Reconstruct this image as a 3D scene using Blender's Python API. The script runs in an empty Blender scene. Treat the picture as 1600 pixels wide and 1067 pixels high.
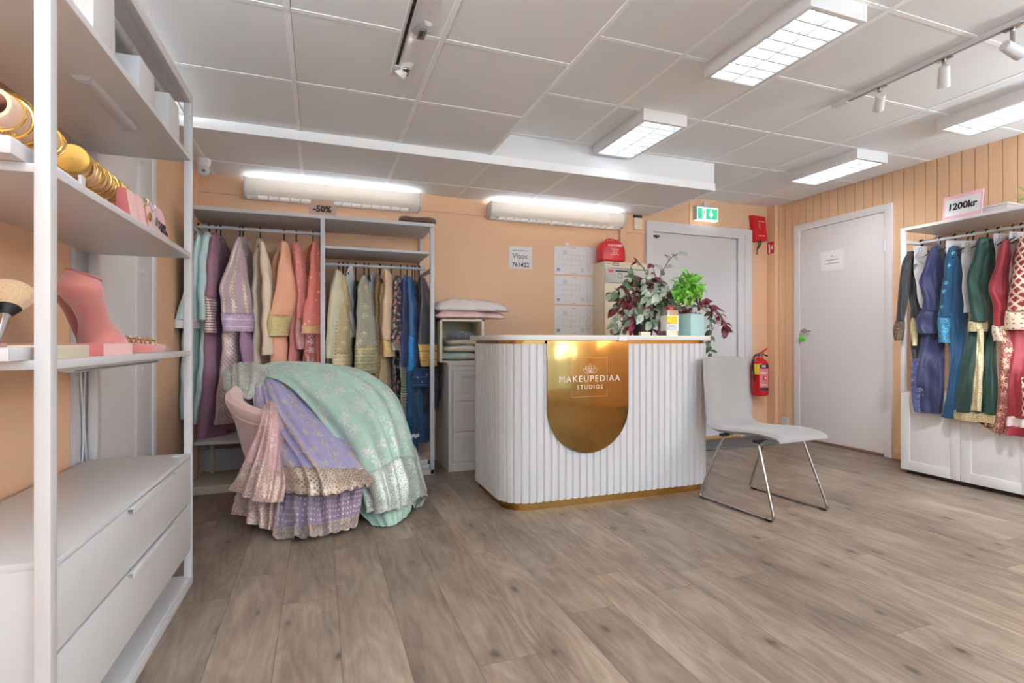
import bpy, bmesh, math, random
from mathutils import Vector, Matrix, noise as mnoise
V = Vector
PI = math.pi
R_ = math.radians
random.seed(7)
sc = bpy.context.scene
COL = sc.collection

# ------------------------------------------------------------------ survey
# the place was measured from the photograph: camera 1.00 m above the floor, level
FPX, CX, CY, YAW, H = 823.0, 800.0, 533.5, R_(20.1), 1.0
FW = V((math.sin(YAW), math.cos(YAW), 0)); RT = V((math.cos(YAW), -math.sin(YAW), 0))
def ray(px, py): return FW + RT * ((px - CX) / FPX) + V((0, 0, (CY - py) / FPX))
def onX(px, py, x):
    d = ray(px, py); return V((0, 0, H)) + d * (x / d.x)
def onY(px, py, y):
    d = ray(px, py); return V((0, 0, H)) + d * (y / d.y)
def onZ(px, py, z):
    d = ray(px, py); return V((0, 0, H)) + d * ((z - H) / d.z)
def at(px, py, d): return V((0, 0, H)) + ray(px, py) * d

# ------------------------------------------------------------------ materials
def lin(c):
    if isinstance(c, str):
        c = tuple(int(c[i:i+2], 16) for i in (0, 2, 4))
    o = []
    for v in c:
        v = v / 255.0
        o.append(v / 12.92 if v <= 0.04045 else ((v + 0.055) / 1.055) ** 2.4)
    return (o[0], o[1], o[2], 1.0)
class G:
    def __init__(s, name):
        s.m = bpy.data.materials.new(name); s.m.use_nodes = True
        s.t = s.m.node_tree; s.t.nodes.clear()
        s.out = s.t.nodes.new('ShaderNodeOutputMaterial')
        s.b = s.t.nodes.new('ShaderNodeBsdfPrincipled')
        s.t.links.new(s.b.outputs[0], s.out.inputs[0])
    def put(s, sock, v):
        if v is None: return
        if isinstance(v, bpy.types.NodeSocket): s.t.links.new(v, sock)
        else:
            if sock.type == 'RGBA' and not hasattr(v, '__len__'): v = (v, v, v, 1)
            if sock.type == 'VECTOR' and not hasattr(v, '__len__'): v = (v, v, v)
            sock.default_value = v
    def set(s, **k):
        N = dict(color='Base Color', rough='Roughness', metal='Metallic', normal='Normal', alpha='Alpha', trans='Transmission Weight',
                 emit='Emission Color', estr='Emission Strength', spec='Specular IOR Level', sheen='Sheen Weight', coat='Coat Weight', sub='Subsurface Weight')
        for a, v in k.items(): s.put(s.b.inputs[N[a]], v)
        return s
    def co(s, kind='Object'): 
        n = s.t.nodes.new('ShaderNodeTexCoord'); return n.outputs[kind]
    def ma(s, op, a, b=None, c=None):
        n = s.t.nodes.new('ShaderNodeMath'); n.operation = op
        for i, v in enumerate((a, b, c)): s.put(n.inputs[i], v)
        return n.outputs[0]
    def vm(s, op, a, b=None, sc_=None):
        n = s.t.nodes.new('ShaderNodeVectorMath'); n.operation = op
        s.put(n.inputs[0], a); s.put(n.inputs[1], b)
        if sc_ is not None: s.put(n.inputs[3], sc_)
        return n.outputs[1] if op in ('LENGTH', 'DOT_PRODUCT', 'DISTANCE') else n.outputs[0]
    def xyz(s, v):
        n = s.t.nodes.new('ShaderNodeSeparateXYZ'); s.put(n.inputs[0], v); return n.outputs
    def cxyz(s, x=0., y=0., z=0.):
        n = s.t.nodes.new('ShaderNodeCombineXYZ')
        for i, v in enumerate((x, y, z)): s.put(n.inputs[i], v)
        return n.outputs[0]
    def noise(s, v, scale=5., detail=2., rough=.5):
        n = s.t.nodes.new('ShaderNodeTexNoise'); s.put(n.inputs['Vector'], v)
        n.inputs['Scale'].default_value = scale; n.inputs['Detail'].default_value = detail; n.inputs['Roughness'].default_value = rough
        return n.outputs[0]
    def vor(s, v, rnd=1., feat='F1'):
        n = s.t.nodes.new('ShaderNodeTexVoronoi'); n.voronoi_dimensions = '2D'; n.feature = feat
        s.put(n.inputs['Vector'], v); n.inputs['Scale'].default_value = 1.0; n.inputs['Randomness'].default_value = rnd
        return n.outputs
    def white(s, v, dim='2D'):
        n = s.t.nodes.new('ShaderNodeTexWhiteNoise'); n.noise_dimensions = dim; s.put(n.inputs['Vector'], v); return n.outputs[0]
    def mix(s, f, a, b):
        n = s.t.nodes.new('ShaderNodeMix'); n.data_type = 'RGBA'
        s.put(n.inputs[0], f); s.put(n.inputs[6], a); s.put(n.inputs[7], b); return n.outputs[2]
    def rng(s, v, a, b, c, d):
        n = s.t.nodes.new('ShaderNodeMapRange'); s.put(n.inputs[0], v)
        for i, q in enumerate((a, b, c, d)): s.put(n.inputs[i+1], q)
        return n.outputs[0]
    def bump(s, h, strength=.3, dist=.002):
        n = s.t.nodes.new('ShaderNodeBump'); n.inputs['Strength'].default_value = strength; n.inputs['Distance'].default_value = dist
        s.put(n.inputs['Height'], h); s.put(s.b.inputs['Normal'], n.outputs[0])
def paint(name, rgb, rough=.5, metal=0., var=.04, scale=6., bump=0., bscale=60., spec=.5, **k):
    g = G(name); c = lin(rgb); v = g.co()
    n = g.noise(v, scale, 3.)
    lo = tuple(x * (1 - var) for x in c[:3]) + (1,); hi = tuple(min(1, x * (1 + var)) for x in c[:3]) + (1,)
    g.set(color=g.mix(n, lo, hi), rough=rough, metal=metal, spec=spec, **k)
    if bump: g.bump(g.noise(v, bscale, 3.), bump)
    return g.m
def glow(name, rgb, strength):
    g = G(name); c = lin(rgb); g.set(color=c, emit=c, estr=strength, rough=.5)
    return g.m
def motif(g, uv, kind, cell, size=.5, rnd=.3, seed=0.):
    """mask 0..1 of an embroidery pattern laid over the cloth"""
    p = g.vm('ADD', g.vm('SCALE', uv, sc_=1.0 / cell), (seed, seed * 1.7, 0))
    if kind == 'flowers':
        o = g.vor(p, rnd); rel = g.vm('SUBTRACT', p, o['Position']); r = o['Distance']
        c = g.xyz(rel); th = g.ma('ARCTAN2', c[1], c[0])
        rad = g.ma('MULTIPLY', g.ma('ADD', g.ma('MULTIPLY', g.ma('COSINE', g.ma('MULTIPLY', th, 6.)), .3), .7), size * .5)
        m = g.ma('LESS_THAN', r, rad)
        tex = g.ma('GREATER_THAN', g.noise(p, 9., 2., .6), .47)
        return g.ma('MULTIPLY', m, tex)
    if kind == 'dots':
        o = g.vor(p, rnd); return g.ma('LESS_THAN', o['Distance'], size * .5)
    if kind == 'drops':
        q = g.vm('MULTIPLY', p, (1.6, 1., 1.)); o = g.vor(q, rnd); return g.ma('LESS_THAN', o['Distance'], size * .5)
    if kind == 'scroll':
        w = g.noise(p, 1.6, 3., .6); return g.ma('LESS_THAN', g.ma('ABSOLUTE', g.ma('SUBTRACT', g.ma('FRACT', g.ma('MULTIPLY', w, 9.)), .5)), size * .5)
    if kind == 'lattice':
        c = g.xyz(p); a = g.ma('ADD', c[0], c[1]); b = g.ma('SUBTRACT', c[0], c[1])
        fa = g.ma('ABSOLUTE', g.ma('SUBTRACT', g.ma('FRACT', a), .5)); fb = g.ma('ABSOLUTE', g.ma('SUBTRACT', g.ma('FRACT', b), .5))
        return g.ma('GREATER_THAN', g.ma('MAXIMUM', fa, fb), .5 - size * .5)
    if kind == 'columns':
        c = g.xyz(p); f = g.ma('ABSOLUTE', g.ma('SUBTRACT', g.ma('FRACT', c[0]), .5))
        w = g.ma('ADD', size * .32, g.ma('MULTIPLY', g.ma('SINE', g.ma('MULTIPLY', c[1], 14.)), size * .14))
        return g.ma('MULTIPLY', g.ma('LESS_THAN', f, w), g.ma('GREATER_THAN', g.noise(p, 7., 2.), .45))
    if kind == 'rows':
        c = g.xyz(p); f = g.ma('ABSOLUTE', g.ma('SUBTRACT', g.ma('FRACT', c[1]), .5)); return g.ma('LESS_THAN', f, size * .5)
    if kind == 'sequins':
        o = g.vor(p, 1.); d = g.noise(uv, 11., 3., .6)
        return g.ma('MULTIPLY', g.ma('LESS_THAN', o['Distance'], .36), g.ma('GREATER_THAN', d, 1. - size))
def cloth(name, rgb, pats=(), rough=.75, var=.12, metal=0., sheen=.25):
    """pats: (kind, thread colour, cell in metres, size, randomness)"""
    g = G(name); uv = g.co('UV'); c = lin(rgb)
    n = g.noise(uv, 26., 4., .65)
    lo = tuple(x * (1 - var) for x in c[:3]) + (1,); hi = tuple(min(1, x * (1 + var)) for x in c[:3]) + (1,)
    col = g.mix(n, lo, hi); tot = None
    for i, p in enumerate(pats):
        kind, pc, cell, size = p[:4]; rnd = p[4] if len(p) > 4 else .3
        m = motif(g, uv, kind, cell, size, rnd, .37 * i + .11)
        pcl = lin(pc)
        if isinstance(p[-1], str): col = g.mix(m, col, pcl); continue      # flat print: no thread relief
        tw = g.noise(uv, 260., 1.)
        thread = g.mix(tw, tuple(x * .55 for x in pcl[:3]) + (1,), tuple(min(1., x * 1.35) for x in pcl[:3]) + (1,))
        col = g.mix(m, col, thread)
        tot = m if tot is None else g.ma('MAXIMUM', tot, m)
    g.set(color=col, sheen=sheen)
    if tot is not None:
        g.set(rough=g.rng(tot, 0, 1, rough, .38), metal=g.ma('MULTIPLY', tot, .45))
        g.bump(g.ma('ADD', g.ma('MULTIPLY', tot, .8), g.ma('MULTIPLY', g.noise(uv, 300., 2.), .3)), .5, .002)
    else:
        g.set(rough=rough, metal=metal); g.bump(g.noise(uv, 220., 2.), .25, .001)
    return g.m

M = {}
M['ceil'] = paint('ceiling_tile', (236, 235, 235), .9, bump=.08, bscale=180., var=.02)
M['tbar'] = paint('ceiling_bar', (251, 250, 250), .55, var=.01)
M['white'] = paint('white_lacquer', (211, 207, 207), .32, var=.015)
M['whiteunit'] = paint('white_unit_lacquer', (228, 224, 224), .34, var=.015)
M['whitematt'] = paint('white_matt', (224, 219, 218), .6, var=.015)
M['greywhite'] = paint('grey_white_steel', (196, 193, 196), .45, var=.015)
M['door'] = paint('door_white', (226, 221, 221), .45, var=.012)
M['dark'] = paint('dark_gap', (58, 48, 44), .8)
M['black'] = paint('black_plastic', (22, 20, 21), .4)
M['chrome'] = paint('brushed_steel', (176, 170, 166), .2, 1.0, var=.03)
M['steelgrey'] = paint('painted_grey', (150, 146, 146), .4)
M['gold'] = paint('polished_gold', (226, 186, 108), .2, 1.0, var=.06, scale=30.)
M['goldsatin'] = paint('satin_gold', (222, 184, 104), .42, 1.0, var=.04)
M['silver'] = paint('silver', (200, 196, 192), .2, 1.0)
M['bagpaper'] = paint('bag_paper', (206, 202, 202), .7, var=.01)
M['paper'] = paint('paper', (238, 235, 236), .8, var=.01)
M['red'] = paint('red_plastic', (196, 18, 28), .35, var=.05)
M['green_knob'] = paint('green_knob', (92, 200, 50), .4)
M['ink'] = paint('ink', (34, 30, 32), .7)
M['ink_soft'] = paint('soft_ink', (150, 146, 152), .8)
M['cream'] = paint('cream_steel', (232, 216, 188), .5, var=.02)
M['beige'] = paint('beige_board', (214, 200, 178), .6, var=.02)
M['wood_orange'] = paint('orange_wood', (196, 138, 84), .5, var=.12, scale=20.)
M['cable'] = paint('white_cable', (214, 212, 212), .5)

def mk_wall(name, rgb, groove=0.):
    g = G(name); p = g.co(); c = lin(rgb)
    q = g.vm('MULTIPLY', p, (1.5, 1.5, 30.)) ; n = g.noise(q, 6., 3.)
    big = g.noise(p, 1.2, 2.)
    col = g.mix(n, tuple(x * .97 for x in c[:3]) + (1,), tuple(min(1, x * 1.03) for x in c[:3]) + (1,))
    col = g.mix(g.ma('MULTIPLY', big, .12), col, tuple(x * .93 for x in c[:3]) + (1,))
    g.set(color=col, rough=.62, spec=.35); g.bump(n, .12, .002)
    return g.m
M['wall'] = mk_wall('peach_wall_paint', (229, 186, 150))
M['wall2'] = mk_wall('peach_panel_paint', (224, 184, 147))
M['wallwhite'] = mk_wall('white_wall_paint', (232, 230, 230))
def mk_floor():
    g = G('grey_oak_laminate'); p = g.co('Object'); c = g.xyz(p)
    PW, PL = .197, 1.29
    u = g.ma('DIVIDE', g.ma('ADD', c[0], .049), PW); row = g.ma('FLOOR', u); fu = g.ma('FRACT', u)
    rr = g.white(g.cxyz(row, 3.3, 0.))
    w = g.ma('ADD', g.ma('DIVIDE', c[1], PL), g.ma('MULTIPLY', rr, 5.)); cl = g.ma('FLOOR', w); fw = g.ma('FRACT', w)
    idn = g.white(g.cxyz(row, cl, 0.)); id2 = g.white(g.cxyz(g.ma('ADD', row, 17.), cl, 0.))
    off = g.ma('MULTIPLY', idn, 40.)
    gp = g.cxyz(g.ma('ADD', g.ma('MULTIPLY', c[0], 1.), off), g.ma('MULTIPLY', c[1], .11), off)
    fine = g.noise(gp, 70., 6., .7)
    cloud = g.noise(g.cxyz(g.ma('ADD', c[0], off), g.ma('MULTIPLY', c[1], .32), off), 6.5, 3., .6)
    rings_p = g.cxyz(g.ma('ADD', c[0], off), g.ma('MULTIPLY', c[1], .22), off)
    rings = g.ma('SINE', g.ma('MULTIPLY', g.noise(rings_p, 5., 2., .5), 75.))
    t = g.ma('ADD', g.ma('MULTIPLY', fine, .5), g.ma('ADD', g.ma('MULTIPLY', cloud, .72), g.ma('MULTIPLY', rings, .045)))
    ramp = g.t.nodes.new('ShaderNodeValToRGB'); g.put(ramp.inputs[0], t)
    e = ramp.color_ramp.elements; e[0].position = .30; e[0].color = lin((78, 64, 55)); e[1].position = .95; e[1].color = lin((168, 149, 132))
    e2 = e.new(.56); e2.color = lin((124, 106, 92))
    tint = g.rng(idn, 0., 1., .82, 1.14)
    col = g.vm('SCALE', ramp.outputs[0], sc_=tint)
    wob = g.ma('MULTIPLY', g.noise(g.cxyz(c[0], c[1], off), 16., 3., .6), .16)
    kd = g.vor(g.cxyz(g.ma('MULTIPLY', g.ma('ADD', c[0], off), 4.2), g.ma('MULTIPLY', g.ma('ADD', c[1], off), 1.9), 0.), 1.)
    kr = g.ma('ADD', kd['Distance'], wob); pick = g.ma('GREATER_THAN', g.xyz(kd['Color'])[0], .4)
    halo = g.ma('MULTIPLY', g.rng(kr, .10, .38, 1., 0.), pick); core = g.ma('MULTIPLY', g.rng(kr, .085, .15, 1., 0.), pick)
    col = g.mix(g.ma('MULTIPLY', halo, .34), col, lin((84, 68, 58))); col = g.mix(g.ma('MULTIPLY', core, .85), col, lin((52, 40, 34)))
    streak = g.noise(g.cxyz(g.ma('ADD', g.ma('MULTIPLY', c[0], 1.), off), g.ma('MULTIPLY', c[1], .06), off), 22., 2., .5)
    col = g.mix(g.ma('MULTIPLY', g.rng(streak, .58, .74, 0., 1.), .5), col, lin((92, 76, 66)))
    sx = g.ma('LESS_THAN', g.ma('MINIMUM', fu, g.ma('SUBTRACT', 1., fu)), .0075)
    sy = g.ma('LESS_THAN', g.ma('MINIMUM', fw, g.ma('SUBTRACT', 1., fw)), .0011)
    seam = g.ma('MAXIMUM', sx, sy)
    col = g.mix(g.ma('MULTIPLY', seam, .65), col, lin((70, 58, 52)))
    g.set(color=col, rough=g.rng(fine, 0., 1., .34, .5), spec=.45)
    g.bump(g.ma('SUBTRACT', g.ma('MULTIPLY', fine, .3), seam), .25, .0015)
    return g.m
M['floor'] = mk_floor()
def mk_brass(name, rgb, rough):
    g = G(name); p = g.co(); n = g.noise(p, 3.5, 2.); c = lin(rgb)
    g.set(color=c, metal=1., rough=g.rng(g.noise(p, 14., 3.), 0, 1, rough * .8, rough * 1.25)); g.bump(n, .35, .02)
    return g.m
M['brass'] = mk_brass('brass_sheet', (134, 98, 54), .10)
M['brass2'] = mk_brass('brass_strip', (172, 130, 72), .2)
def mk_linen(name, rgb):
    g = G(name); p = g.co(); c = lin(rgb)
    a = g.noise(g.vm('MULTIPLY', p, (14., 14., 260.)), 3., 2., .6); b = g.noise(g.vm('MULTIPLY', p, (240., 22., 14.)), 3., 2., .6)
    s_ = g.noise(p, 5., 3.)
    col = g.mix(g.ma('MULTIPLY', g.ma('ADD', a, b), .5), tuple(x * .66 for x in c[:3]) + (1,), tuple(min(1, x * 1.3) for x in c[:3]) + (1,))
    col = g.mix(g.ma('MULTIPLY', g.rng(s_, .55, .75, 0, 1), .12), col, lin((176, 160, 140)))
    g.set(color=col, rough=.9, sheen=.3); g.bump(g.ma('ADD', a, b), .3, .001)
    return g.m
M['linen'] = mk_linen('grey_linen', (146, 139, 137))
M['pinkvelvet'] = paint('pink_velvet', (226, 182, 168), .85, var=.06, sheen=.6)
M['rose'] = paint('rose_velvet', (206, 128, 118), .85, var=.05, sheen=.6)
M['rosedark'] = paint('rose_velvet_deep', (178, 92, 88), .85, var=.05, sheen=.5)
M['roselight'] = paint('rose_velvet_pale', (236, 176, 166), .85, var=.05, sheen=.5)
M['creamvelvet'] = paint('cream_velvet', (232, 196, 168), .85, var=.05, sheen=.5)

# ------------------------------------------------------------------ mesh building
W = {}
def wm(o): return W.get(o.name, Matrix.Identity(4))
def link(name, me, parent=None, local=False, recenter=True):
    o = bpy.data.objects.new(name, me); COL.objects.link(o)
    if parent is not None:
        o.parent = parent
        if not local: me.transform(wm(parent).inverted())
        W[o.name] = wm(parent)
    elif recenter and len(me.vertices):
        xs = [v.co for v in me.vertices]
        lo = V((min(c.x for c in xs), min(c.y for c in xs), min(c.z for c in xs))); hi = V((max(c.x for c in xs), max(c.y for c in xs), max(c.z for c in xs)))
        base = V(((lo.x + hi.x) / 2, (lo.y + hi.y) / 2, lo.z))
        me.transform(Matrix.Translation(-base)); o.location = base
        W[o.name] = Matrix.Translation(base)
    return o
def thing(name, label, cat, loc=(0, 0, 0), rz=0., group=None):
    o = bpy.data.objects.new(name, None); COL.objects.link(o); o.empty_display_size = .05
    o.location = loc; o.rotation_euler = (0, 0, rz)
    W[o.name] = Matrix.Translation(V(loc)) @ Matrix.Rotation(rz, 4, 'Z')
    return tag(o, label, cat, group)
def tag(o, label, cat, group=None):
    o['label'] = label; o['category'] = cat
    if group: o['group'] = group
    return o
def struct(o):
    o['kind'] = 'structure'; return o
def dup(root, dloc=(0, 0, 0), drz=0., label=None, group=None):
    """copy of a thing with copies of its parts and sub-parts"""
    def rec(o, par):
        c = o.copy(); COL.objects.link(c)
        if par is not None: c.parent = par
        for ch in o.children: rec(ch, c)
        return c
    r = rec(root, None); r.location = root.location + V(dloc); r.rotation_euler.z = root.rotation_euler.z + drz
    if label: r['label'] = label
    if group: r['group'] = group
    return r
class MB:
    def __init__(s): s.v = []; s.f = []; s.mi = []; s.k = 0; s.M = None
    def add(s, vs, fs):
        o = len(s.v)
        for p in vs:
            p = V(p); s.v.append(s.M @ p if s.M else p)
        for f in fs: s.f.append([i + o for i in f]); s.mi.append(s.k)
        return s
    def box(s, a, b):
        (x0, y0, z0), (x1, y1, z1) = a, b
        if x0 > x1: x0, x1 = x1, x0
        if y0 > y1: y0, y1 = y1, y0
        if z0 > z1: z0, z1 = z1, z0
        return s.add([(x0,y0,z0),(x1,y0,z0),(x1,y1,z0),(x0,y1,z0),(x0,y0,z1),(x1,y0,z1),(x1,y1,z1),(x0,y1,z1)],
                     [(0,3,2,1),(4,5,6,7),(0,1,5,4),(1,2,6,5),(2,3,7,6),(3,0,4,7)])
    def rings(s, rs, cap=True, closed=True, loop=False):
        n = len(rs[0]); fs = []
        m = len(rs)
        for i in range(m if loop else m - 1):
            a = i * n; b = ((i + 1) % m) * n
            for j in range(n if closed else n - 1):
                k = (j + 1) % n; fs.append((a + j, a + k, b + k, b + j))
        if cap and closed and not loop: fs.append(tuple(range(n - 1, -1, -1))); fs.append(tuple(range((m - 1) * n, m * n)))
        return s.add([p for r in rs for p in r], fs)
    def cyl(s, p0, p1, r0, r1=None, n=16, cap=True):
        return s.tube([p0, p1], [r0, r0 if r1 is None else r1], n, cap)
    def tube(s, pts, r, n=10, cap=True, loop=False):
        pts = [V(p) for p in pts]; m = len(pts); rs = r if hasattr(r, '__len__') else [r] * m
        out = []; ref = None
        for i, p in enumerate(pts):
            if loop: t = pts[(i + 1) % m] - pts[i - 1]
            else: t = pts[min(i + 1, m - 1)] - pts[max(i - 1, 0)]
            t = t.normalized() if t.length > 1e-9 else V((0, 0, 1))
            if ref is None:
                ref = t.cross(V((0, 0, 1)));
                if ref.length < 1e-3: ref = t.cross(V((1, 0, 0)))
            ref = (ref - t * ref.dot(t)).normalized(); b = t.cross(ref)
            out.append([p + (ref * math.cos(a) + b * math.sin(a)) * rs[i] for a in (2 * PI * j / n for j in range(n))])
        return s.rings(out, cap, True, loop)
    def lathe(s, prof, o=(0, 0, 0), n=24, axis='Z', cap=True):
        o = V(o); rs = []
        for r, h in prof:
            ring = []
            for j in range(n):
                a = 2 * PI * j / n; c, d = r * math.cos(a), r * math.sin(a)
                ring.append(o + (V((c, d, h)) if axis == 'Z' else V((h, c, d)) if axis == 'X' else V((d, h, c))))
            rs.append(ring)
        return s.rings(rs, cap)
    def torus(s, c, R, r, axis, n=28, m=7):
        q = V(axis).normalized().to_track_quat('Z', 'Y'); c = V(c)
        return s.tube([c + q @ V((R * math.cos(2*PI*i/n), R * math.sin(2*PI*i/n), 0)) for i in range(n)], r, m, False, True)
    def prism(s, poly, fn, d0, d1):
        n = len(poly); vs = [fn(x, y, d0) for x, y in poly] + [fn(x, y, d1) for x, y in poly]
        fs = [tuple(range(n - 1, -1, -1)), tuple(range(n, 2 * n))] + [(i, (i + 1) % n, n + (i + 1) % n, n + i) for i in range(n)]
        return s.add(vs, fs)
    def build(s, name, mat, parent=None, bevel=0., seg=2, smooth=None, local=False, norm=True):
        me = bpy.data.meshes.new(name); me.from_pydata([tuple(v) for v in s.v], [], s.f)
        mats = mat if isinstance(mat, (list, tuple)) else [mat]
        for m in mats: me.materials.append(m)
        if len(mats) > 1: me.polygons.foreach_set('material_index', s.mi)
        bm = bmesh.new(); bm.from_mesh(me)
        if norm: bmesh.ops.recalc_face_normals(bm, faces=bm.faces)
        if bevel > 0:
            es = [e for e in bm.edges if len(e.link_faces) == 2 and e.calc_face_angle(0) > .6]
            if es: bmesh.ops.bevel(bm, geom=es, offset=bevel, segments=seg, profile=.6, affect='EDGES', clamp_overlap=True)
        bm.to_mesh(me); bm.free()
        if smooth is None: smooth = True
        if smooth:
            me.polygons.foreach_set('use_smooth', [True] * len(me.polygons)); me.set_sharp_from_angle(angle=R_(38))
        return link(name, me, parent, local)
def box(name, a, b, mat, parent=None, bevel=.002, local=False): return MB().box(a, b).build(name, mat, parent, bevel, local=local)
def crom(P, t):
    n = len(P) - 1; x = max(0., min(n - 1e-6, t * n)); i = int(x); f = x - i
    p0, p1, p2, p3 = P[max(i-1, 0)], P[i], P[min(i+1, n)], P[min(i+2, n)]
    if hasattr(p1, 'x') or isinstance(p1, (int, float)):
        return (p1 * 2 + (p2 - p0) * f + (p0 * 2 - p1 * 5 + p2 * 4 - p3) * f * f + (p1 * 3 - p0 - p2 * 3 + p3) * f * f * f) * .5
    return [crom([a, b, c, d], (1 + f) / 3) for a, b, c, d in zip(p0, p1, p2, p3)]
def surf(name, grid, mat, parent=None, closed=False, cap_top=False, cap_bot=False, thick=0., local=False):
    """smooth cloth surface from rows of points; UVs run in metres"""
    m, n = len(grid), len(grid[0]); me = bpy.data.meshes.new(name)
    vs = [tuple(p) for r in grid for p in r]; fs = []; uvs = []
    nn = n if closed else n - 1
    cum_v = [0.] * m; mid = n // 3
    for i in range(m - 2, -1, -1): cum_v[i] = cum_v[i+1] + (grid[i][mid] - grid[i+1][mid]).length
    wid = max(sum((grid[i][(j+1) % n] - grid[i][j]).length for j in range(nn)) for i in (0, m // 2, m - 1))
    for i in range(m - 1):
        for j in range(nn):
            k = (j + 1) % n; fs.append((i * n + j, (i + 1) * n + j, (i + 1) * n + k, i * n + k))
            u0, u1 = wid * j / nn, wid * (j + 1) / nn
            uvs += [(u0, cum_v[i]), (u0, cum_v[i+1]), (u1, cum_v[i+1]), (u1, cum_v[i])]
    if cap_top: fs.append(tuple(range(n))); uvs += [(0, cum_v[0])] * n
    if cap_bot: fs.append(tuple((m - 1) * n + j for j in range(n - 1, -1, -1))); uvs += [(0, 0)] * n
    me.from_pydata(vs, [], fs)
    uvl = me.uv_layers.new(name='UVMap')
    for i, u in enumerate(uvs): uvl.data[i].uv = u
    me.materials.append(mat); me.polygons.foreach_set('use_smooth', [True] * len(me.polygons))
    o = link(name, me, parent, local)
    if thick: 
        md = o.modifiers.new('cloth thickness', 'SOLIDIFY'); md.thickness = thick; md.offset = -1
    return o
TXT = {}
def text(s, size, mat, Mx, parent=None, name='lettering', ext=.0006, bold=0., space=1., local=False):
    cu = bpy.data.curves.new('t', 'FONT'); cu.body = s; cu.size = size; cu.align_x = 'CENTER'; cu.align_y = 'CENTER'
    cu.extrude = ext; cu.offset = bold; cu.space_character = space; cu.resolution_u = 3
    ob = bpy.data.objects.new('t', cu); COL.objects.link(ob); bpy.context.view_layer.update()
    dg = bpy.context.evaluated_depsgraph_get()
    me = bpy.data.meshes.new_from_object(ob.evaluated_get(dg)); bpy.data.objects.remove(ob); bpy.data.curves.remove(cu)
    me.transform(Mx); me.materials.clear(); me.materials.append(mat); me.name = name
    return link(name, me, parent, local)
RX90 = Matrix.Rotation(PI/2, 4, 'X')
def face_y(p): return Matrix.Translation(V(p)) @ RX90                     # reads from -y
def face_nx(p): return Matrix.Translation(V(p)) @ Matrix.Rotation(-PI/2, 4, 'Z') @ RX90   # on a wall facing -x
def face_px(p): return Matrix.Translation(V(p)) @ Matrix.Rotation(PI/2, 4, 'Z') @ RX90
# ------------------------------------------------------------------ the room
XL, XR, YB, YF = -.885, 4.64, 4.43, -2.9
ZL, ZR, ZB = 2.295, 2.46, 2.238
def st(name, a, b, mat, bevel=0.): return struct(box(name, a, b, mat, None, bevel))
st('floor', (XL - .1, YF - .1, -.06), (XR + .12, YB + .12, 0), M['floor'])
st('wall_back', (XL - .1, YB, 0), (XR + .12, YB + .1, 2.6), M['wall'])
st('wall_left', (XL - .1, YF, 0), (XL, YB, 2.6), M['wall'])
st('wall_front', (XL - .1, YF - .1, 0), (XR + .12, YF, 2.6), M['wallwhite'])
def wall_right():
    mb = MB(); mb.box((XR, YF, 0), (XR + .1, YB, 2.6))
    y = 4.33                                           # boards with a narrow gap between each pair
    while y > YF:
        mb.box((XR - .008, y - .0815, 0), (XR + .001, y, 2.47)); y -= .086
    struct(mb.build('wall_right', M['wall2'], None, .0025, 1))
wall_right()
def ceil_slab(name, x0, x1, y0, y1, z, xb, yb):
    mb = MB(); mb.box((x0, y0, z), (x1, y1, 2.62)); mb.k = 1
    for x in xb:
        if x0 + .02 < x < x1 - .02: mb.box((x - .012, y0, z - .003), (x + .012, y1, z + .01))
    xs = sorted([x0] + [x for x in xb if x0 < x < x1] + [x1])
    for y in yb:
        if y0 + .02 < y < y1 - .02:
            for a, b in zip(xs, xs[1:]): mb.box((a + .013, y - .012, z - .0022), (b - .013, y + .012, z + .01))
    mb.k = 2
    if z < 2.25: xb = yb = []                          # grey strips painted in for narrow shadow gaps where the tiles meet the bars
    for x in xb:
        if x0 + .02 < x < x1 - .02:
            mb.box((x + .012, y0, z - .0006), (x + .0145, y1, z + .01))
    for y in yb:
        if y0 + .02 < y < y1 - .02: mb.box((x0, y + .012, z - .0006), (x1, y + .0145, z + .01))
    struct(mb.build(name, [M['ceil'], M['tbar'], M['steelgrey']], smooth=False))
GX = [-.118 + .615 * k for k in range(-1, 9)]; GY = [2.226 + .617 * k for k in range(-9, 5)]
ceil_slab('ceiling', XL - .05, 1.112, YF, 3.49, ZL, [-.733, -.118, .497], [y for y in GY if y < 3.3])
ceil_slab('ceiling.001', 1.112, XR + .05, YF, YB + .05, ZR, [1.745 + .615 * k for k in range(5)], GY)
ceil_slab('ceiling.002', XL - .05, 3.045, 3.49, YB + .02, ZB, [-.733, -.118, .497, 1.115, 1.74, 2.355], [4.09])
st('trim_1', (1.098, YF, ZL - .004), (1.118, 3.488, ZL + .02), M['tbar'])
st('trim_2', (XL, 3.482, ZB - .003), (3.049, 3.492, ZL), M['tbar'])
st('trim_3', (3.04, 3.49, ZB - .006), (3.052, YB, ZB + .012), M['tbar'])
st('trim_4', (XL, YB - .014, 2.1), (2.72, YB + .001, ZB), M['wall'], .002)            # fascia board over the racks
st('trim_5', (2.72, YB - .03, 0), (2.785, YB + .001, ZB), M['wall'], .003)           # post beside the fire panel
st('trim_6', (XL, YB - .05, 0), (XL + .055, YB, ZB), M['wall'], .002)                # corner board
st('trim_7', (4.575, 4.32, 0), (XR + .01, YB, 2.47), M['wall'], .003)                # boxed corner by the extinguisher
st('trim_8', (XR - .016, 4.296, 0), (XR, 4.318, 2.46), M['wall2'], .002)
st('trim_9', (3.545, YB - .008, 2.19), (3.56, YB + .001, 2.46), M['wall'], .001)
st('trim_10', (2.785, YB - .012, 2.06), (3.02, YB + .001, ZB), M['wall'], .002)
st('baseboard_right', (XR - .022, 2.8, 0), (XR, 3.12, .07), M['wall2'], .003)
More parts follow.
